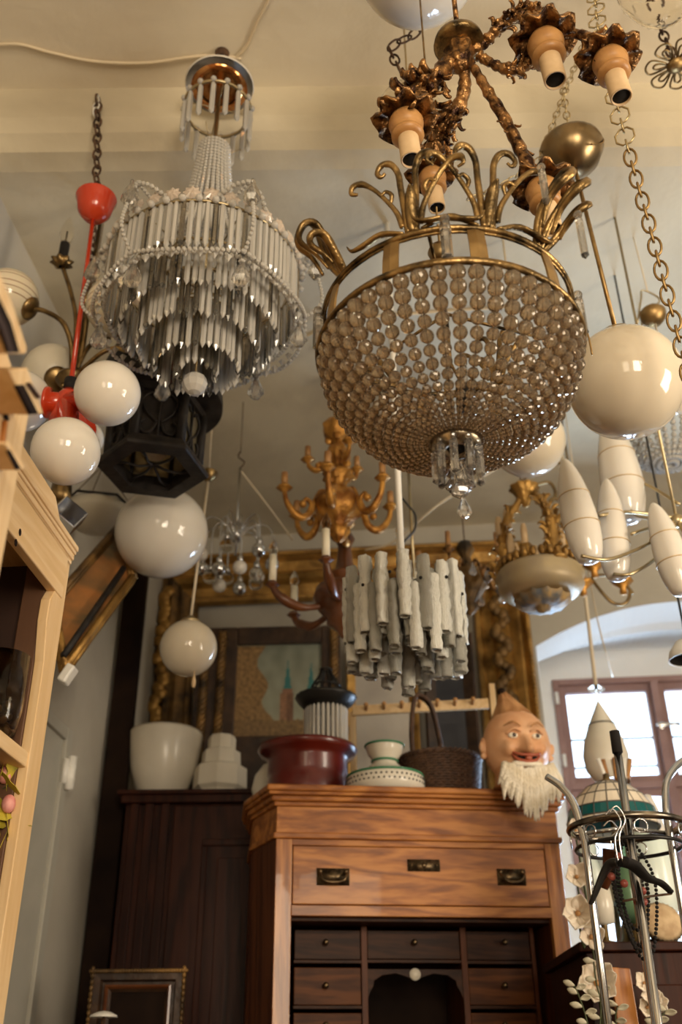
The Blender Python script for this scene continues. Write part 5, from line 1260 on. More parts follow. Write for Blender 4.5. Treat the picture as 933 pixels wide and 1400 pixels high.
for (x0, x1, kx) in ((xs[0], xs[1], 445), (xs[4], xs[5], 689)):
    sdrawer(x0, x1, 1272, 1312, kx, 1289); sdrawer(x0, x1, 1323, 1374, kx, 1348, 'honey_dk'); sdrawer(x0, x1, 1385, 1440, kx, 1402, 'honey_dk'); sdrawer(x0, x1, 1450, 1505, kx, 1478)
sdrawer(xs[2], xs[3], 1272, 1311, 566, 1289)
# scalloped arch of the central niche
zq = iz(1325); x0, x1 = xs[2], xs[3]; w = x1-x0
arc = [(x0, zq), (x1, zq), (x1, zq-.09), (x1-.008, zq-.07), (x1-.02, zq-.05), (x1-.022, zq-.035), (x1-.05, zq-.018), (x1-w*.30, zq-.012), (x0+w*.5+.03, zq-.022), (x0+w*.5, zq-.035), (x0+w*.5-.03, zq-.022), (x0+w*.30, zq-.012), (x0+.05, zq-.018), (x0+.022, zq-.035), (x0+.02, zq-.05), (x0+.008, zq-.07), (x0, zq-.09)]
mb = MB(SM); mb.prism([(a, yi, b_) for a, b_ in arc], (0, .012, 0)); obj('niche_arch', mb, M['brown'], t, flat=True)
mb = MB(SM); mb.tube([(x0+w*.5, yi-.001, zq-.016), (x0+w*.5, yi-.005, zq-.016)], .019, 20); obj('ivory_disc', mb, M['cream'], t)
sbox('writing_board', xl, xr, .03, SD-.02, .74, .76, M['brown'])

# ---------------------------------------------------------------- dark wardrobe and the tall panel beside it
YW = 4.12; zw = PY(200, 1079, YW-.03).z
wl = PY(172, 1090, YW).x; wr = .0
t = thing('mahogany_wardrobe', 'dark mahogany wardrobe with panelled doors behind the pine desk', 'wardrobe', V(wl, YW, 0))
def wbox(name, x0, x1, y0, y1, z0, z1, m='mahog', par=None, bev=.003): mb = MB(); mb.bx(x0, x1, y0, y1, z0, z1); return obj(name, mb, M[m], par or t, flat=True, bev=bev)
wbox('carcass', wl, wr, YW+.02, YW+.52, 0, zw-.05)
wbox('cornice', wl-.03, wr, YW-.03, YW+.52, zw-.018, zw); wbox('cornice', wl-.015, wr, YW-.015, YW+.52, zw-.05, zw-.018)
wx = lambda px, r=1200: PY(px, r, YW).x
for px in (180, 200, 222): x_ = wx(px, 1090); wbox('pilaster_strip', x_, x_+.035, YW, YW+.02, 0, zw-.05)
d0 = wx(240, 1090); dr_ = wbox('door', d0, wr-.01, YW+.002, YW+.02, .1, zw-.06)
zz_ = PY(250, 1152, YW).z; pdx = wx(287, 1150)
mb = MB(); mb.bx(pdx-.03, wr-.02, YW-.008, YW+.002, zz_-.015, zz_+.012); mb.bx(pdx-.03, pdx-.006, YW-.008, YW+.002, .2, zz_-.015); obj('panel_moulding', mb, M['mahog'], dr_, flat=True, bev=.004)
mb = MB(); mb.bx(pdx+.035, wr-.02, YW-.004, YW+.002, .25, zz_-.06); obj('raised_panel', mb, M['mahog'], dr_, flat=True, bev=.003)
x0 = PY(131, 1400, 3.95).x; x1 = PY(182, 1090, 4.4).x
mb = MB(); xa = RM @ V(UL+.005, -.62, 0); 
mb.prism([V(xa.x, 4.24, 0), V(wl-.03, 4.24, 0), V(wl-.03, 4.29, 0), V(xa.x, 4.29, 0)], (0, 0, PY(205, 760, 4.25).z))
o_ = obj('dark_panel', mb, M['dark'], None, flat=True, bev=.004); tag(o_, 'tall near-black wooden panel standing between the left wall and the wardrobe', 'panel')  # plain flat panel, near black all over, filling the gap to the wall

# picture frames ------------------------------------------------------
def frame_sides(xf, x0, x1, z0, z1, v, prof, m, parent, name='frame_side'):
    """four mitred mouldings; prof = (inset from the outer edge, how proud), in frame axes x across, z up, -y to the room"""
    cs = [(x0, z0, 1, 1), (x1, z0, -1, 1), (x1, z1, -1, -1), (x0, z1, 1, -1)]; out = []
    for i in range(4):
        a, b_ = cs[i], cs[(i+1) % 4]; mb = MB(xf); rows = []
        for q in (a, b_): rows.append([V(q[0]+q[2]*ins, v-pr_2, q[1]+q[3]*ins) for ins, pr_2 in prof]+[V(q[0]+q[2]*prof[-1][0], v, q[1]+q[3]*prof[-1][0]), V(q[0], v, q[1])])
        mb.loft(rows, closed=True); n = len(rows[0]); mb.f += [tuple(range(n)), tuple(range(n, 2*n))]
        out.append(obj(name, mb, m if not isinstance(m, list) else m[i], parent, flat=True))
    return out
dvF = -.16
L0, R0_, T0 = onb(196, 800, dvF).x, onb(729, 860, dvF).x, onb(560, 737, dvF).z
fwd_ = R0_-onb(655, 900, dvF).x
t = thing('giant_gilt_frame', 'huge ornate antique gilt picture frame on the back wall, empty', 'frame', RM @ V((L0+R0_)/2, dvF, 1.7))
f_ = fwd_; prof = [(0, .02), (0, .05), (f_*.10, .075), (f_*.16, .05), (f_*.22, .06), (f_*.38, .035), (f_*.50, .09), (f_*.56, .11), (f_*.64, .09), (f_*.70, .05), (f_*.86, .03), (f_*.90, .045), (f_*.97, .04), (f_, .015)]
sd = frame_sides(RM, L0, R0_, 1.7, T0, dvF+.13, prof, [M['gilt_frame'], M['gilt_frame'], M['gilt_frame'], M['gilt_dark']], t)  # left side takes the dark gilt, its shadow put into the colour
mb = MB(RM)
for k in range(60):                                         # carved garland on the right side, in dark gilt
    z = 2.0+(T0-2.15)*k/60; mb.sph((R0_-f_*.56+.03*sin(k*1.1), dvF+.02, z), .024+.008*rnd(), 8, 5, sc=(1, .6, 1.2))
obj('carved_garland', mb, M['gilt_dark'], t, kind='stuff')
mb = MB(RM)
for k in range(90): mb.sph((R0_-f_*.06, dvF+.055, 1.75+(T0-1.8)*k/90), .014, 6, 4)
for k in range(130): mb.sph((L0+.05+(R0_-L0-.1)*k/130, dvF+.055, T0-f_*.06), .014, 6, 4)
obj('beaded_edge', mb, M['gilt_frame'], t, kind='stuff')
mb = MB(RM)
for k in range(40): mb.sph((L0+f_*.45+.05*(rnd()-.5), dvF+.03, 2.2+(T0-2.4)*k/40), .03, 8, 5, sc=(1.2, .5, 1.2))
obj('carved_leaves', mb, M['gilt_frame'], t, kind='stuff')
mb = MB(RM); mb.bx((L0+R0_)/2-.02, (L0+R0_)/2+.02, dvF+.125, -.001, T0-.12, T0-.05); obj('wall_bracket', mb, M['iron'], t)

# church picture in a dark rope-twist frame
YP = 4.50
XF = Matrix.Translation((0, YP, 0)) @ Matrix.Rotation(radians(-2), 4, 'Z'); XI = XF.inverted()
def onp(px, py): return XI @ hit(px, py, V(0, YP, 0), XF.to_3x3() @ V(0, 1, 0))
a = onp(270, 900).x; b_ = onp(466, 900).x; zt = onp(350, 860).z; i0, i1, iz1, iz0 = onp(325, 900).x, onp(440, 900).x, onp(380, 883).z, onp(380, 1008).z
t = thing('church_picture', 'oil picture of twin church towers with teal spires in a dark rope-twist frame', 'picture', XF @ V((a+b_)/2, 0, zw))
mb = MB(XF); 
mb.bx(a, i0, -.03, .02, zw, zt); obj('frame_side', mb, M['ebony'], t, flat=True, bev=.006)
mb = MB(XF); mb.bx(i1, b_, -.03, .02, zw, zt); obj('frame_side', mb, M['ebony'], t, flat=True, bev=.006)
mb = MB(XF); mb.bx(i0, i1, -.03, .02, iz1, zt); obj('frame_side', mb, M['ebony'], t, flat=True, bev=.006)
mb = MB(XF); mb.bx(i0, i1, -.03, .02, zw, iz0); obj('frame_side', mb, M['ebony'], t, flat=True, bev=.006)
for x_ in (a+.045, a+.125, b_-.03):
    mb = MB(XF); n_ = 90; hgt = zt-zw-.04
    for s_ in range(3):
        mb.tube([V(x_+.012*cos(22*pi*i/n_+2.09*s_), -.04+.010*sin(22*pi*i/n_+2.09*s_), zw+.01+hgt*i/n_) for i in range(n_+1)], .011, 6)
    obj('rope_twist', mb, M['gilt_dark'], t)
nx_, nz_ = 80, 90
import colorsys
def paintcol(u, v):   # u right, v up
    from mathutils import noise
    n = noise.noise(V(u*9, v*9, 1))*.5+.5; n2 = noise.noise(V(u*30, v*30, 3))*.5+.5
    sky = Vector((.21, .23, .18))*(.7+.5*n)+Vector((.12, .10, .06))*(1-v)
    c = sky
    edge = .30-.18*(1-v)*0+.16*max(0, .75-v)+.05*sin(v*14)
    if u < edge+.22*max(0, .4-v) and v < .97: c = Vector((.26, .15, .055))*(.3+1.2*n2)
    for tx, tw, tt in ((.60, .075, .46), (.86, .075, .44)):
        if abs(u-tx) < tw and v < tt: c = Vector((.30, .15, .08))*(.5+.8*n2)*(1.0 if (u < tx) else .6)
        if tt <= v < tt+.05 and abs(u-tx) < tw*.8: c = Vector((.25, .12, .07))
        h = .30
        if tt+.05 <= v < tt+.05+h and abs(u-tx) < tw*.55*(1-(v-tt-.05)/h): c = Vector((.03, .16, .16))
    if v < .16+.05*n: c = Vector((.22, .13, .05))*(.4+n2)
    return c
vs = []; fs = []; cols = []
for j in range(nz_+1):
    for i in range(nx_+1):
        vs.append((i0-.01+(i1-i0+.02)*i/nx_, -.012, iz0-.01+(iz1-iz0+.02)*j/nz_)); cols.append(paintcol(i/nx_, j/nz_))
for j in range(nz_):
    for i in range(nx_): k = j*(nx_+1)+i; fs.append((k, k+1, k+nx_+2, k+nx_+1))
pm = bpy.data.materials.new('oil_painting'); pm.use_nodes = True; at_ = pm.node_tree.nodes.new('ShaderNodeAttribute'); at_.attribute_name = 'paint'
pm.node_tree.links.new(at_.outputs['Color'], pm.node_tree.nodes['Principled BSDF'].inputs['Base Color']); pm.node_tree.nodes['Principled BSDF'].inputs['Roughness'].default_value = .45
mb = MB(XF); mb.add(vs, fs); o_ = obj('canvas', mb, pm, t, flat=True)
ca = o_.data.color_attributes.new('paint', 'FLOAT_COLOR', 'POINT')
for k, c in enumerate(cols): ca.data[k].color = (c[0], c[1], c[2], 1)

# thin gilt mirror and dark frame leaning behind the desk
for (nm, lab, p0, p1, p2, dv, fm, cm, fw_) in (('gilt_mirror', 'pale mirror in a thin gilt frame behind the ice glass drum', 474, 572, 862, -.32, M['gilt_frame'], mat('pale_old_mirror', (.40, .36, .32), (.50, .46, .40), scale=4, rough=.35, metal=.2), .045),
                                              ('framed_picture', 'dark framed picture standing behind the wicker basket', 580, 652, 872, -.28, M['ebony'], mat('blue_black_canvas', (.02, .022, .03), (.05, .05, .06), scale=4, rough=.4), .06)):
    x0, x1, z1 = onb(p0, 950, dv).x, onb(p1, 950, dv).x, onb(520, p2, dv).z
    z0_ = 1.75; t = thing(nm, lab, 'mirror' if 'mirror' in nm else 'picture', RM @ V((x0+x1)/2, dv, z0_))
    frame_sides(RM, x0, x1, z0_, z1, dv, [(0, .02), (.2*fw_, .03), (.6*fw_, .02), (fw_, .01)], fm, t)
    mb = MB(RM); mb.bx(x0+fw_*.8, x1-fw_*.8, dv-.006, dv, z0_+fw_*.8, z1-fw_*.8); obj('plate', mb, cm, t, flat=True)
    mb = MB(RM); mb.bx((x0+x1)/2-.015, (x0+x1)/2+.015, dv, dvF+.02 if 'xx' in nm else -.001, z0_+.02, z0_+.05); obj('stay', mb, M['iron'], t, flat=True)

# lower-left small frame and mushroom lamp
c0_, c1_ = PY(124, 1330, 3.55), PY(256, 1326, 3.6)
XF2 = Matrix.Translation((0, 3.6, 0)); x0, x1 = c0_.x, c1_.x; z1 = c1_.z
t = thing('dark_rope_frame', 'dark framed picture with twisted gilt edge standing before the wardrobe at lower left', 'picture', V((x0+x1)/2, 3.6, .9))
frame_sides(XF2, x0, x1, .9, z1, 0, [(0, .015), (.008, .03), (.03, .03), (.036, .012), (.05, .012), (.055, .02), (.065, .01)], M['ebony'], t)
mb = MB(XF2); mb.bx(x0+.06, x1-.06, -.006, 0, .96, z1-.06); obj('canvas', mb, M['dark'], t, flat=True)
mb = MB(XF2)
for i in range(34):
    mb.sph((x0+(x1-x0)*i/33, -.035, z1-.005), .007, 7, 5, sc=(1.5, 1, 1))
    mb.sph((x0+.004, -.035, z1-.6*i/33), .007, 7, 5, sc=(1, 1, 1.5)); mb.sph((x1-.004, -.035, z1-.6*i/33), .007, 7, 5, sc=(1, 1, 1.5))
obj('twisted_edge', mb, M['gilt_dark'], t, kind='stuff')
frame_sides(XF2, x0+.045, x1-.045, .945, z1-.045, -.022, [(0, .004), (.006, .008), (.012, .0)], M['turned'], t, name='inner_moulding')
mb = MB(); mb.bx(x0-.05, x1+.05, 3.3, 4.05, 0, .9); o_ = obj('low_chest', mb, M['mahog'], None, flat=True, bev=.006); tag(o_, 'low dark chest under the small rope-edged frame, below the view', 'chest')
p = PY(142, 1388, 3.4)
t = thing('mushroom_lamp', 'tiny white mushroom-capped lamp at the bottom left before the dark frame', 'lamp', V(p.x, p.y, .9))
mb = MB(); mb.lathe([(0, .012), (.02, .009), (.04, .0), (.042, -.006), (.03, -.004), (0, -.002)], p, 24); obj('cap', mb, M['white'], t)
mb = MB(); mb.tube([p+V(0, 0, -.003), V(p.x, p.y, .9)], .004, 8); mb.lathe([(0, .012), (.05, .008), (.052, 0), (0, 0)], (p.x, p.y, .9), 20); obj('stem', mb, M['iron'], t)

# ---------------------------------------------------------------- things on the wardrobe and the desk
def stand(name, label, cat, px, Y, zbase, rows, m, seg=32, petal=None, flat=False, part='body', solid=0, sc=1.0):
    """rows = (radius px, image row) measured on the plumb line; the lowest row is set down on zbase"""
    x, y = PY(px, 1030, Y).xy; q = pr_(x, y, rows); zl = min(z for r, z in q); dz = zbase-zl
    t = thing(name, label, cat, V(x, y, zbase))
    mb = MB(); mb.lathe([(max(r, .0005), z+dz) for r, z in q], (x, y, 0), seg, petal=petal); obj(part, mb, m, t, flat=flat, solid=solid)
    return t, x, y, dz
YO = YW+.20
stand('opal_lampshade', 'large white opal bowl shade standing on the dark wardrobe', 'lampshade', 225, YO, zw, [(46, 992), (48, 990), (50, 994), (49, 1010), (45, 1040), (36, 1066), (30, 1078), (30, 1083), (20, 1085), (1, 1085)], M['cream'])
stand('stepped_glass_shade', 'stepped octagonal white glass shade beside the large bowl shade', 'lampshade', 303, YO-.02, zw, [(1, 999), (17, 999), (19, 1003), (19, 1017), (26, 1021), (27, 1038), (36, 1043), (37, 1070), (31, 1075), (30, 1080), (34, 1083), (31, 1087), (1, 1087)], M['cream'], seg=8, flat=True)
stand('round_glass_shade', 'round white glass shade behind the oxblood wooden bowl, left side', 'lampshade', 374, 3.98, ZT, [(1, 1000), (14, 1004), (24, 1018), (28, 1036), (24, 1056), (14, 1070), (10, 1074), (1, 1074)], M['cream'])
stand('round_glass_shade', 'round white glass shade between the oxblood bowl and the green-rimmed lamp', 'lampshade', 489, 3.93, ZT, [(1, 1022), (14, 1026), (22, 1040), (24, 1052), (20, 1066), (10, 1074), (1, 1074)], M['cream'])
t, x, y, dz = stand('oxblood_bowl', 'turned oxblood red wooden bowl on the desk top', 'bowl', 421, 3.75, ZT, [(40, 1016), (58, 1014), (66, 1010), (68, 1014), (64, 1020), (56, 1024), (54, 1030), (55, 1046), (53, 1052), (55, 1056), (53, 1078), (52, 1084), (1, 1084)], M['redbowl'], seg=40)
zr = zat(x, y, 1014)+dz
# black crown lamp in the red bowl
x2, y2 = PY(446, 1000, 3.75).xy; s_ = dep(V(x2, y2, zr))/F
zr = zr+.002; t = thing('crown_lamp', 'black metal crown lamp with clear glass rods standing on the oxblood bowl', 'lamp', V(x2, y2, zr))
mb = MB(); mb.lathe([(0, 0), (34*s_, 0), (31*s_, .006), (29*s_, .01), (0, .01)], (x2, y2, zr), 28); obj('base', mb, M['tin'], t)
z2 = zat(x2, y2, 972)+.01
mb = MB(); mb.lathe([(0, z2+.0), (30*s_, z2), (36*s_, z2+.015), (42*s_, z2+.035), (43*s_, z2+.045), (34*s_, z2+.05), (20*s_, z2+.055), (0, z2+.055)], (x2, y2, 0), 40, petal=(20, .02)); obj('black_collar', mb, M['tin'], t)
for k in range(26): inst('glass_rod', PR, t, cyl(x2, y2, z2, 2*pi*k/26, 28*s_), sc=(.0075, .0075, z2-zr-.0))
mb = MB()
for k in range(10):
    a = 2*pi*k/10; mb.tube(smooth_pts([cyl(x2, y2, z2+.05, a, 22*s_), cyl(x2, y2, z2+.09, a, 20*s_), cyl(x2, y2, z2+.13, a, 11*s_), cyl(x2, y2, z2+.165, a, 6*s_)], 4), .004, 5)
for zz_, r_ in ((.16, 8), (.09, 20)): mb.tube([cyl(x2, y2, z2+zz_, 2*pi*k/20, r_*s_) for k in range(20)], .004, 5, closed=True)
obj('wire_crown', mb, M['tin'], t)
mb = MB(); mb.tube([V(x2, y2, zr), V(x2, y2, z2)], .012, 10); obj('stem', mb, M['tin'], t)
# green and white ceramic lamp
t, x, y, dz = stand('ceramic_lamp', 'white ceramic lamp with green bands and a dotted base on the desk', 'lamp', 526, 3.64, ZT, [(22, 1016), (25, 1017), (26, 1020), (23, 1030), (17, 1038), (16, 1042), (22, 1048), (34, 1056), (48, 1060), (53, 1065), (54, 1074), (53, 1086), (1, 1086)], M['cream'], seg=40)
for rp, row in ((26.2, 1019), (17.5, 1040), (52, 1062)):
    q = pr_(x, y, [(rp, row)])[0]; mb = MB(); mb.tube([cyl(x, y, q[1]+dz, 2*pi*k/40, q[0]) for k in range(40)], .0045, 6, closed=True); obj('green_band', mb, M['green'], t)
mb = MB()
for k in range(48):
    for row in (1069, 1075): q = pr_(x, y, [(53.8, row)])[0]; mb.sph(cyl(x, y, q[1]+dz, 2*pi*(k+.5*(row > 1070))/48, q[0]), .0038, 6, 4)
obj('dots', mb, M['tin'], t, kind='stuff')
# wicker basket
x, y = PY(600, 1030, 3.80).xy; s_ = dep(V(x, y, ZT))/F; r0 = 50*s_; r1 = 57*s_; hz = .165
t = thing('wicker_basket', 'dark oval wicker basket with a tall bent handle on the desk', 'basket', V(x, y, ZT))
def ring_(z, r, k, n=64, ph=0): return [cyl(x, y, z, 2*pi*i/n, r+.0035*(1 if (i//1+ph) % 2 else -1)*k) for i in range(n)]
mb = MB()
for i in range(17): mb.tube(ring_(ZT+.008+hz*i/17, r0+(r1-r0)*i/17, 1, ph=i), .0058, 5, closed=True)
obj('woven_side', mb, M['wicker'], t, kind='stuff')
for i in range(32):
    a = 2*pi*i/32; mb = MB(); mb.tube([cyl(x, y, ZT+.003, a, r0), cyl(x, y, ZT+hz, a, r1)], .004, 5); obj('stake', mb, M['wicker'], t)
mb = MB(); 
for k in range(2): mb.tube([cyl(x, y, ZT+hz+.004+.006*sin(24*2*pi*i/96+pi*k), 2*pi*i/96, r1+.006*cos(24*2*pi*i/96+pi*k)) for i in range(96)], .006, 5, closed=True)
obj('braided_rim', mb, M['wicker'], t)
mb = MB(); mb.lathe([(0, ZT+.002), (r0, ZT+.002), (r0, ZT+.008), (0, ZT+.008)], (x, y, 0), 32); obj('basket_floor', mb, M['wicker'], t)
zh = zat(x, y, 952)+.0
for off in (-.012, .012):
    mb = MB(); mb.tube(smooth_pts([V(x-.10, y-.06+off, ZT+hz-.02), V(x-.105, y-.05+off, ZT+hz+.10), V(x-.085, y-.02+off, zh-.02), V(x-.05, y+.01+off, zh), V(x-.01, y+.05+off, zh-.04), V(x+.02, y+.09+off, ZT+hz+.08), V(x+.02, y+.12+off, ZT+hz-.02)], 6), .009, 7); obj('handle', mb, M['wicker'], t)
# pine peg rack
Yk = 4.0
a, b_ = PY(482, 972, Yk), PY(668, 962, Yk+.0)
t = thing('peg_rack', 'plain pine peg rail on an upright, standing behind the wicker basket', 'rack', V(b_.x, Yk, ZT))
dirr = (b_-a).normalized(); mb = MB(); pc = (a+b_)/2; Q = dirr.to_track_quat('X', 'Z').to_matrix(); mb.box(pc, ((b_-a).length, .018, .042), Q); obj('rail', mb, M['pine_y'], t, flat=True, bev=.002)
for k in range(7):
    q = a+(b_-a)*(.1+.13*k); mb = MB(); mb.tube([q+V(0, -.009, 0), q+V(0, -.045, .008)], .007, 10); mb.sph(q+V(0, -.047, .008), .010, 10, 6); obj('peg', mb, M['cup'], t)
for q in (b_+V(.02, 0, 0), a+V(-.0, .02, 0)):
    mb = MB(); mb.bx(q.x-.012, q.x+.012, q.y-.012, q.y+.012, ZT, q.z+.085 if q.x > 0.2 else q.z); obj('upright', mb, M['pine'], t, flat=True, bev=.002)
mb = MB(); mb.bx(a.x-.01, b_.x+.04, Yk-.05, Yk+.05, ZT-.02+.02, ZT+.015); obj('foot', mb, M['pine_y'], t, flat=True, bev=.003)

# ---------------------------------------------------------------- grotesque carnival head
hc = PY(706, 1020, 3.55); k_ = dep(hc)/F
fw2 = V(.16, -1, -.10).normalized(); rt2 = V(0, 0, 1).cross(-fw2).normalized()*1.0; rt2 = V(-fw2.y, fw2.x, 0).normalized(); up2 = rt2.cross(fw2).normalized()
up2 = -up2 if up2.z < 0 else up2
HM = Matrix(((rt2.x, fw2.x, up2.x, hc.x), (rt2.y, fw2.y, up2.y, hc.y), (rt2.z, fw2.z, up2.z, hc.z), (0, 0, 0, 1)))
s_ = 1.0
t = thing('carnival_head', 'painted carnival head of a grinning man with pointed hat and woolly beard', 'head', V(hc.x, hc.y, ZT))
def g(n, c, w): return math.exp(-((n-V(*c).normalized()).length/w)**2)
def gx(n, c, wx, wz): c = V(*c).normalized(); return math.exp(-((n.x-c.x)/wx)**2-((n.z-c.z)/wz)**2) if n.y > 0 else 0
def face(n, p):
    d = 0
    d += .046*gx(n, (0, 1, -.12), .095, .18)+.030*gx(n, (0, 1, -.22), .14, .08)     # nose
    for sx in (-1, 1):
        d += .010*gx(n, (.16*sx, 1, -.22), .07, .07)
        d -= .016*gx(n, (.33*sx, 1, .10), .15, .10)                                 # eye sockets
        d += .012*gx(n, (.33*sx, 1, .30), .20, .07)                                 # brow
        d += .024*gx(n, (.50*sx, 1, -.22), .20, .18)                                # cheeks
        d -= .008*gx(n, (.30*sx, 1, -.38), .05, .16)
    d -= .022*gx(n, (0, 1, -.50), .36, .05)                                         # mouth opening
    d += .012*gx(n, (0, 1, -.60), .25, .06)+.026*gx(n, (0, .9, -.85), .25, .16)
    return p*(1+d/.12)
mb = MB(HM); mb.sph((0, 0, 0), 1, 84, 64, sc=(.122, .112, .134), fn=lambda n, p: face(n, p)); obj('face', mb, M['skin'], t)
mb = MB(); mb.lathe([(.10, hc.z-.06), (.085, hc.z-.10), (.085, ZT+.012), (.095, ZT), (0, ZT)], (hc.x, hc.y, 0), 32); obj('neck', mb, M['skin'], t)
for sx in (-1, 1):
    mb = MB(HM); mb.sph((.043*sx, .101, .016), .0145, 18, 12, sc=(1.25, .7, .75)); e_ = obj('eye', mb, mat('eye_white', (.82, .76, .62), rough=.15), t)
    mb = MB(HM); mb.sph((.043*sx+.002, .1105, .016), .0075, 12, 8, sc=(1, .5, 1)); obj('iris', mb, mat('brown_iris', (.05, .03, .02), rough=.1), e_)
    mb = MB(HM); mb.tube(smooth_pts([(.018*sx, .112, .030), (.043*sx, .118, .038), (.068*sx, .103, .024)], 5), .0042, 6); obj('eyelid', mb, M['skin'], e_)
    mb = MB(HM); mb.tube(smooth_pts([(.018*sx, .117, .046), (.045*sx, .114, .062), (.075*sx, .093, .050)], 5), [.002, .0045, .001], 6); obj('eyebrow', mb, M['felt'], t)
    mb = MB(HM); mb.sph((.122*sx, -.005, -.01), .030, 18, 12, sc=(.40, .8, 1.2)); mb.sph((.132*sx, .008, -.01), .018, 12, 8, sc=(.5, .6, 1.1)); mb.sph((.125*sx, .005, -.042), .012, 10, 6); obj('ear', mb, M['skin'], t)
mb = MB(HM); mb.tube(smooth_pts([(-.062, .098, -.036), (-.035, .121, -.052), (0, .129, -.055), (.035, .121, -.052), (.062, .098, -.036)], 6), [.0015, .005, .0055, .005, .0015], 8); obj('upper_lip', mb, M['skin_d'], t)
mb = MB(HM); mb.tube(smooth_pts([(-.058, .098, -.040), (-.035, .112, -.068), (0, .120, -.078), (.035, .112, -.068), (.058, .098, -.040)], 6), [.0015, .006, .0085, .006, .0015], 8); obj('lower_lip', mb, M['skin_d'], t)
mb = MB(HM); mb.sph((0, .108, -.063), .02, 16, 8, sc=(2.1, .5, .55)); obj('mouth', mb, M['matt_black'], t)
mb = MB(HM); mb.sph((.002, .123, -.065), .012, 12, 8, sc=(1.1, .7, .9)); obj('tongue', mb, M['skin_d'], t)
mb = MB(HM); prf = [(.078, .098, .0), (.072, .112, -.002), (.058, .132, -.008), (.043, .152, -.016), (.030, .170, -.024), (.020, .185, -.030), (.012, .196, -.036), (.002, .202, -.040)]
rows = [[V(r*cos(2*pi*i/32)*1.05+ox, r*.95*sin(2*pi*i/32)-.008, z+.005*sin(i*1.7)) for i in range(32)] for r, z, ox in prf]; mb.loft(rows, closed=True); obj('pointed_hat', mb, M['felt'], t)
mb = MB(HM); mb.sph((-.040, -.008, .200), .015, 14, 9); obj('hat_tip', mb, M['dark'], t)
# woolly beard: tapering tufts from the jaw, long over the desk cornice
for i in range(46):
    a = -1.25+2.5*(i/45); jit = rnd()
    st = V(.088*sin(a), .100+.035*cos(a), -.076-.022*cos(a)-.02*jit)
    Ln = (.060+.075*math.exp(-((a-.05)/.75)**2)+.04*rnd())
    sw_ = .02*(rnd()-.5)+.022*sin(a)
    mb = MB(HM); mb.tube(smooth_pts([st, st+V(sw_*.4, .012, -Ln*.35), st+V(sw_+.006*sin(i*2), .008, -Ln*.7), st+V(sw_*1.2, -.0, -Ln)], 4), [.014, .013, .009, .0015], 7); obj('beard_tuft', mb, M['hair'], t)
for i in range(18):
    a = -1.0+2.0*i/17; mb = MB(HM); st = V(.05*sin(a), .118-.01*abs(a), -.084); mb.sph(st, .013, 8, 6, sc=(1.2, .8, .8)); obj('beard_curl', mb, M['hair'], t)

# ---------------------------------------------------------------- right side: chest, clothes stand, shade, flowers
zt_ = PY(860, 1287, 3.0).z; xl_ = PY(786, 1287, 3.05).x
t = thing('dark_chest', 'dark brown wooden chest under the crowded window ledge at lower right', 'chest', V(xl_, 3.0, 0))
mb = MB(); mb.bx(xl_, 2.9, 3.0, 3.6, zt_-.025, zt_); obj('top_board', mb, M['mahog'], t, flat=True, bev=.004)
mb = MB(); mb.bx(xl_+.02, 2.88, 3.02, 3.58, 0, zt_-.025); obj('carcass', mb, M['mahog'], t, flat=True, bev=.004)
for k in range(4):
    mb = MB(); mb.bx(xl_+.06, 1.6, 3.005, 3.02, .1+.32*k, .39+.32*k) if .39+.32*k < zt_-.03 else mb.bx(xl_+.06, 1.6, 3.005, 3.02, .1+.32*k, zt_-.04); dw = obj('drawer', mb, M['mahog'], t, flat=True, bev=.004)
    mb = MB(); mb.sph((1.2, 2.995, .25+.32*k), .014, 12, 8); obj('knob', mb, M['dark_brass'], dw)
# chrome clothes stand
x, y = PY(858, 1140, 2.62).xy; zr = zat(x, y, 1132); Rr = 76*dep(V(x, y, zr))/F
t = thing('chrome_clothes_stand', 'round chrome clothes stand with capped poles in front of the window', 'stand', V(x, y, 0))
mb = MB(); mb.tube([cyl(x, y, zr, 2*pi*i/48, Rr) for i in range(48)], .0095, 8, closed=True); obj('top_ring', mb, mat('tarnished_chrome', (.05, .045, .04), (.5, .42, .32), scale=12, rough=.25, metal=1), t)
mb = MB(); mb.tube([cyl(x, y, zr-.05, 2*pi*i/48, Rr*.93) for i in range(48)], .005, 6, closed=True); obj('lower_ring', mb, M['tin'], t)
p0 = PY(841, 1003, 2.50)
mb = MB(); mb.tube([p0, V(p0.x, p0.y, .02)], .0105, 12); po = obj('pole', mb, M['chrome'], t)
mb = MB(); mb.lathe([(0, .008), (.013, .006), (.0135, -.05), (0, -.05)], p0, 14); obj('black_cap', mb, M['matt_black'], po)
for pts in (((748, 1062, 2.62), (768, 1076, 2.60), (786, 1102, 2.58), (800, 1150, 2.56)), ((948, 1030, 2.70), (925, 1048, 2.66), (911, 1072, 2.62), (911, 1110, 2.60))):
    q = smooth_pts([PY(*p_) for p_ in pts], 5); e = q[-1]
    mb = MB(); mb.tube(q+[V(e.x, e.y, 1.5), V(e.x, e.y, .02)], .0095, 10); obj('pole', mb, M['chrome'], t)
mb = MB()
for k in range(3): a = 2*pi*k/3+.5; mb.tube([cyl(x, y, zr, a, Rr), V(x, y, zr)], .006, 6)
mb.tube([V(x, y, zr), V(x, y, .03)], .010, 10)
mb.lathe([(0, .03), (.16, .02), (.175, .0), (0, 0)], (x, y, 0), 36); obj('base', mb, M['chrome'], t)
for k in range(7):
    a = 2*pi*k/7+.2; c_ = cyl(x, y, zr-.026, a, Rr); mb = MB(); mb.tube([c_+V(.016*cos(2*pi*i/16)*sin(a), -.016*cos(2*pi*i/16)*cos(a), .016*sin(2*pi*i/16)) for i in range(16)], .002, 5, closed=True); obj('hook_ring', mb, M['chrome'], t)
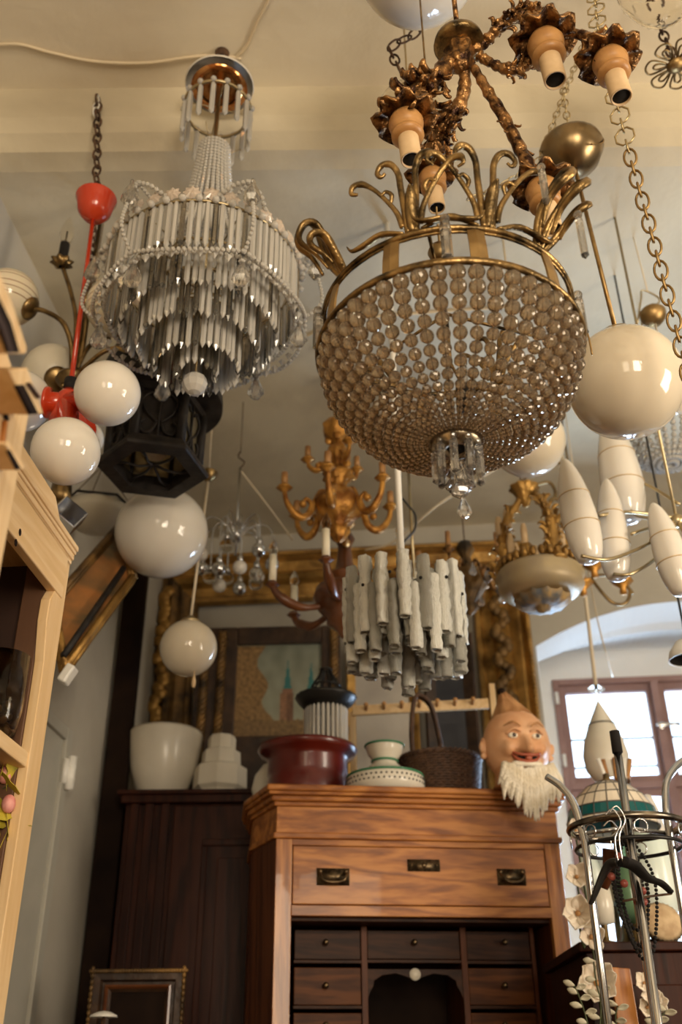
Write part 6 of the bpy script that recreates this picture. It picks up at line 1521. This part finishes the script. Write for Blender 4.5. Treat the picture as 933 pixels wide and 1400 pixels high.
# hangers
def hanger(lab, pxs, Y, m, dY=.0):
    q = [PY(a, b_, Y+dY*i) for i, (a, b_) in enumerate(pxs)]; top = q[0]
    t = thing('clothes_hanger', lab, 'hanger', top)
    mb = MB(); up_ = smooth_pts(q, 6); mb.tube(up_, [.026, .024, .020, .016, .013, .010], 10, flat=.45); obj('shoulder', mb, m, t)
    mb = MB(); hk = V(top.x, top.y, zr); mb.tube(smooth_pts([top, top.lerp(hk, .5), top.lerp(hk, .85)+V(.02, 0, 0), hk+V(.005, 0, .014), hk+V(-.015, 0, .0)], 5), .002, 6); obj('wire_hook', mb, M['chrome'], t)
hanger('broad black wooden hanger pointing right on the chrome stand', ((852, 1178), (868, 1184), (885, 1200), (905, 1208), (918, 1220)), 2.45, M['matt_black'], .01)
hanger('dark wooden hanger pointing down left on the chrome stand', ((846, 1180), (834, 1182), (824, 1198), (814, 1222), (808, 1236)), 2.48, M['tin'], .01)
hanger('brown wooden hanger hidden behind the black ones on the stand', ((838, 1162), (836, 1178), (832, 1196), (826, 1215)), 2.60, M['brown_v'], .01)
mb = MB(); mb.tube([PY(852, 1232, 2.5), PY(885, 1226, 2.5), PY(918, 1222, 2.5)], .003, 6); mb.tube([PY(918, 1222, 2.5), PY(920, 1217, 2.49)], .003, 5); o_ = obj('trouser_bar', mb, M['iron'], None); tag(o_, 'thin wire trouser bar hanging under the broad black hanger', 'bar')
# dark bead handbag tangle hanging from the stand
c_ = PY(855, 1215, 2.55); t = thing('bead_necklaces', 'tangle of dark bead necklaces with red beads on the clothes stand', 'necklaces', c_)
mb = MB()
for k in range(5):
    w = .02+.03*rnd(); l_ = .08+.08*rnd(); ox = (rnd()-.5)*.07; top = V(c_.x+ox, c_.y+.02*rnd(), zr-.03)
    beads(mb, smooth_pts([top, c_+V(ox-w, 0, .02), c_+V(ox-w*.4, 0, -l_), c_+V(ox+w*.4, 0, -l_), c_+V(ox+w, 0, .02), top], 5), .0048, 6, 4)
obj('dark_beads', mb, M['matt_black'], t, kind='stuff')
for k in range(6): mb = MB(); mb.sph(c_+V((rnd()-.5)*.09, -.02, (rnd()-.4)*.13), .010, 10, 7); obj('red_bead', mb, mat('dull_red_bead', (.30, .07, .05), rough=.3), t)
# leaded dome shade
x, y = PY(836, 1110, 3.30).xy
rows = [(1, 1069), (14, 1071), (30, 1078), (46, 1092), (57, 1109), (61, 1124), (62, 1134)]
t = thing('leaded_glass_shade', 'domed leaded glass lampshade with cream panels and a dark teal band', 'lampshade', V(x, y, zt_))
q = pr_(x, y, rows); NP = 20
def strip(i0, i1, m, nm):
    for k in range(NP):
        a0, a1 = 2*pi*k/NP, 2*pi*(k+1)/NP; mb = MB(); rr = [[cyl(x, y, q[i][1], a0+(a1-a0)*u, q[i][0]) for u in (0.03, .5, .97)] for i in range(i0, i1+1)]
        mb.loft(rr); obj(nm, mb, m, t, flat=True, solid=.003)
strip(1, 4, M['shade'], 'cream_panel'); strip(4, 5, M['teal'], 'teal_panel'); strip(5, 6, M['shade'], 'cream_hem_panel')
mb = MB()
for k in range(NP): mb.tube([cyl(x, y, z, 2*pi*k/NP, r) for r, z in q[1:]], .0028, 5)
for i in range(1, len(q)): mb.tube([cyl(x, y, q[i][1], 2*pi*j/40, q[i][0]) for j in range(40)], .0032, 5, closed=True)
obj('lead_lines', mb, M['lead'], t)
mb = MB(); mb.lathe([(0, q[0][1]+.03), (.010, q[0][1]+.025), (.012, q[0][1]+.01), (.035, q[0][1]-.004), (0, q[0][1]-.006)], (x, y, 0), 18); obj('finial', mb, M['dark_brass'], t)
mb = MB(); mb.lathe([(.008, q[0][1]), (.008, q[-1][1]-.05), (.02, q[-1][1]-.10), (.012, zt_+.10), (.03, zt_+.04), (.08, zt_+.012), (.085, zt_), (0, zt_)], (x, y, 0), 24); obj('lamp_base', mb, M['dark_brass'], t)
# white cones and jars
def coney(nm, lab, cat, px, Y, rows, m, seg=28, petal=None, part='body'):
    x, y = PY(px, 1200, Y).xy; qq = pr_(x, y, rows); t = thing(nm, lab, cat, V(x, y, zt_)); zl = qq[-1][1]
    mb = MB(); mb.lathe([(max(r, .0005), z) for r, z in qq], (x, y, 0), seg, petal=petal); obj(part, mb, m, t)
    if zl > zt_+.01: mb = MB(); mb.lathe([(.01, zl+.02), (.01, zt_+.02), (.05, zt_+.01), (.05, zt_), (0, zt_)], (x, y, 0), 20); obj('stand', mb, M['dark_brass'], t)
    return t, x, y
milk = mat('green_white_glass', (.62, .72, .66), (.74, .80, .74), scale=4, rough=.2, sss=.2)
coney('white_cone_shade', 'slim white glass cone shade standing right of the leaded dome', 'lampshade', 903, 3.35, [(1, 1086), (6, 1088), (12, 1105), (17, 1130), (20, 1150), (20, 1152), (1, 1152)], M['opal_w'])
coney('pale_glass_vase', 'large pale greenish glass vase behind the clothes hangers', 'vase', 894, 3.22, [(24, 1140), (26, 1142), (27, 1160), (31, 1190), (32, 1220), (26, 1250), (20, 1262), (24, 1270), (1, 1272)], milk)
coney('white_lamp_foot', 'white lamp foot behind the left pole of the clothes stand', 'lamp', 808, 3.30, [(6, 1145), (14, 1160), (12, 1176), (20, 1196), (16, 1214), (10, 1226), (16, 1250), (22, 1258), (1, 1262)], milk)
t, x, y = coney('brush_pot', 'clear pot of worn wooden tools behind the leaded dome shade', 'pot', 864, 3.5, [(17, 1066), (18, 1068), (15, 1100), (14, 1120), (1, 1122)], M['clear'])
for k in range(6):
    mb = MB(); e = V(x+.03*(rnd()-.5), y+.03*(rnd()-.5), zat(x, y, 1120)+.01); mb.tube([e, e+V(.06*(k-2.5)/3, 0, .20)], [.006, .008, .009], 8); obj('tool_handle', mb, M['cup' if k % 2 else 'white'], t)
coney('cream_pleated_shade', 'cream pleated fabric shade behind the bead necklaces on the chest', 'lampshade', 836, 3.36, [(14, 1172), (16, 1174), (34, 1236), (34, 1238), (1, 1239)], M['opal_m'], seg=48, petal=(24, .03))
coney('green_glass_jug', 'green glass jug between the leaded dome shade and the hangers', 'jug', 858, 3.24, [(8, 1150), (9, 1156), (8, 1170), (17, 1190), (22, 1215), (20, 1245), (14, 1262), (1, 1264)], mat('green_jug_glass', (.10, .20, .10), (.16, .28, .15), scale=4, rough=.15, trans=.3))
coney('cream_storage_jar', 'squat cream jar low on the chest between the stand poles', 'jar', 818, 3.14, [(10, 1212), (14, 1216), (16, 1236), (15, 1262), (1, 1266)], M['cream'])
x, y = PY(903, 1243, 3.1).xy
t = thing('fan_shell', 'round ribbed straw fan shell lying on the dark chest', 'shell', V(x, y, zt_))
mb = MB(); Q = Matrix.Rotation(radians(70), 3, 'X'); r_ = 30*dep(V(x, y, zt_))/F; mb.lathe([(0, .02), (r_*.4, .022), (r_*.8, .012), (r_, -.004), (r_*.8, .004), (0, .01)], (x, y, zt_+r_), 60, rot=Q, petal=(30, .015)); obj('shell', mb, mat('straw', (.42, .28, .15), (.60, .44, .26), scale=30, rough=.7), t)
mb = MB(); mb.lathe([(0, 0), (r_*.6, 0), (r_*.6, .02), (0, .02)], (x, y+.02, zt_), 20); obj('foot', mb, M['dark'], t)
# magnolia-like white shells and flowers
pet = mat('cream_petal', (.70, .58, .44), (.82, .74, .62), scale=12, rough=.55, sss=.15)
def petal(p, u, w, L_, wd, par, m=pet, cup=.35, nm='petal'):
    u = u.normalized(); w = (w-u*w.dot(u)).normalized(); n = u.cross(w); rows = []
    for i in range(6):
        s1 = i/5; ww = wd*sin(pi*min(1, s1*.88+.10))**.7*(.35+.65*min(1, s1*2)); rows.append([p+u*L_*s1+w*ww*v+n*(cup*L_*(s1**2*.5)+cup*wd*v*v*.8) for v in (-1, -.5, 0, .5, 1)])
    mb = MB(); mb.loft(rows); obj(nm, mb, m, par, solid=.002)
def flower(lab, px, py, Y, r, n=7, base=None, nm='paper_flower'):
    c_ = PY(px, py, Y); t = thing(nm, lab, 'flower', c_ if base is None else V(c_.x, c_.y, base)); ax = V(.1*(rnd()-.5), -1, .1).normalized()
    e1 = ax.cross(V(0, 0, 1)).normalized(); e2 = ax.cross(e1)
    for k in range(n):
        a = 2*pi*k/n+.4*rnd(); u = e1*cos(a)+e2*sin(a)+ax*.5; petal(c_, u, ax.cross(u), r*(.85+.3*rnd()), r*.42, t)
    mb = MB(); mb.sph(c_+ax*.01, r*.13, 10, 7); obj('flower_centre', mb, M['cup'], t)
    mb = MB(); mb.tube(smooth_pts([c_, c_+V(.01, .02, -.08), V(c_.x+.02, c_.y+.03, base if base is not None else c_.z-.3)], 5), .003, 6); obj('stem', mb, stem, t)
zt2 = 1.0
flower('cream paper flower highest beside the desk cornice, left of the clothes stand', 786, 1136, 2.95, .035, 4, base=zt_)
flower('cream paper flower halfway down beside the desk, left of the clothes stand', 788, 1200, 2.95, .045, 5, base=zt_)
flower('large cream paper flower just above the chest edge beside the desk', 790, 1250, 2.93, .06, 6, base=zt_)
flower('pale pink-white paper flower hanging right of the others over the chest edge', 808, 1282, 2.92, .05, 4, base=zt_)
xb = PY(850, 1400, 2.75).x
t = thing('plant_stool', 'small dark stool below the view carrying the flowers at lower right', 'stool', V(xb, 2.9, 0))
mb = MB(); mb.bx(xb-.28, xb+.30, 2.81, 2.985, .88, .91); obj('seat', mb, M['mahog'], t, flat=True, bev=.005)
for dx in (-.25, .27):
    for dy in (2.835, 2.96): mb = MB(); mb.tube([(xb+dx, dy, 0), (xb+dx, dy, .88)], .018, 8); obj('leg', mb, M['mahog'], t)
flower('big cream magnolia-like paper flower at the bottom, right of the desk', 815, 1345, 2.90, .066, 8, base=.911)
def twig(lab, pts, Y, n):
    q = smooth_pts([PY(a, b_, Y) for a, b_ in pts], 6); t = thing('leafy_twig', lab, 'twig', V(q[-1].x, q[-1].y, .911))
    mb = MB(); mb.tube(q+[V(q[-1].x, q[-1].y, .911)], .0022, 6); obj('stem', mb, stem, t)
    for k in range(n):
        c_ = q[int(k*(len(q)-1)/n)]; sg = 1 if k % 2 else -1; petal(c_, V(sg, -.3*rnd(), .4*rnd()), V(0, -.5, 1), .026+.008*rnd(), .009, t, nm='leaf', m=mat('pale_eucalyptus_leaf', (.42, .40, .28), (.60, .56, .42), scale=20, rough=.6) if k == 0 and 'pl' not in globals() else pl_)
pl_ = mat('pale_eucalyptus', (.45, .42, .30), (.62, .57, .43), scale=20, rough=.6); pl = 1
twig('thin eucalyptus twig left of the big paper flower at the bottom', ((786, 1348), (792, 1362), (800, 1385), (806, 1410)), 2.85, 7)
twig('eucalyptus twig rising through the big paper flower', ((812, 1315), (816, 1345), (822, 1372), (820, 1410)), 2.85, 7)
twig('thin pale twig right of the pine board at the bottom', ((912, 1382), (900, 1395), (893, 1412)), 2.85, 6)
twig('short eucalyptus twig just left of the pine board', ((845, 1375), (842, 1392), (846, 1412)), 2.85, 5)
for k, (px, py) in enumerate(((880, 1345), (889, 1362), (884, 1378), (898, 1372))):
    flower(('small cream blossom topmost in the spray right of the pine board', 'cream blossom second from the top in the spray right of the board', 'cream blossom lowest in the spray right of the pine board', 'cream blossom rightmost in the spray right of the pine board')[k], px, py, 2.85+.01*k, .033, 6, base=.911, nm='blossom')
# pine board leaning
a = [PY(835, 1322, 2.94), PY(862, 1324, 2.94), V(PY(878, 1400, 2.94).x, 2.94, .911), V(PY(846, 1400, 2.94).x, 2.94, .911)]
mb = MB(); mb.prism(a, (0, .02, 0)); o_ = obj('pine_board', mb, M['honey_v'], None, flat=True, bev=.002); tag(o_, 'narrow honey-brown board standing upright at the bottom right', 'board')
# dark-lined shade at right edge
c_ = PY(944, 902, 2.9); t = thing('dark_lined_pendant', 'cream metal pendant shade with dark inside cut off by the right edge', 'lamp', c_)
r_ = 28*dep(c_)/F; mb = MB(); mb.lathe([(r_*.15, r_*1.1), (r_*.5, r_*.95), (r_*.9, r_*.45), (r_, 0)], c_, 32); obj('shade', mb, M['white'], t, solid=.002)
mb = MB(); mb.lathe([(0, r_*.9), (r_*.48, r_*.86), (r_*.88, r_*.42), (r_*.97, .003)], c_, 32); obj('dark_lining', mb, M['matt_black'], t)
mb = MB(); mb.tube([c_+V(0, 0, r_*1.05), V(c_.x, c_.y, 3.85)], .004, 8); obj('cord', mb, M['cord_b'], t)
# phrases shared by the countable repeats
GR = {'globe_pendant': 'opal globe pendants', 'paper_flower': 'cream paper flowers by the desk', 'blossom': 'cream blossoms in the spray at the bottom right',
      'leafy_twig': 'eucalyptus twigs at the bottom right', 'clothes_hanger': 'hangers on the chrome clothes stand', 'cable': 'loose cables and cords', 'round_glass_shade': 'round white glass shades on the desk'}
for o in list(C.objects):
    b_ = o.name.split('.')[0]
    if o.parent is None and b_ in GR and 'category' in o: o['group'] = GR[b_]
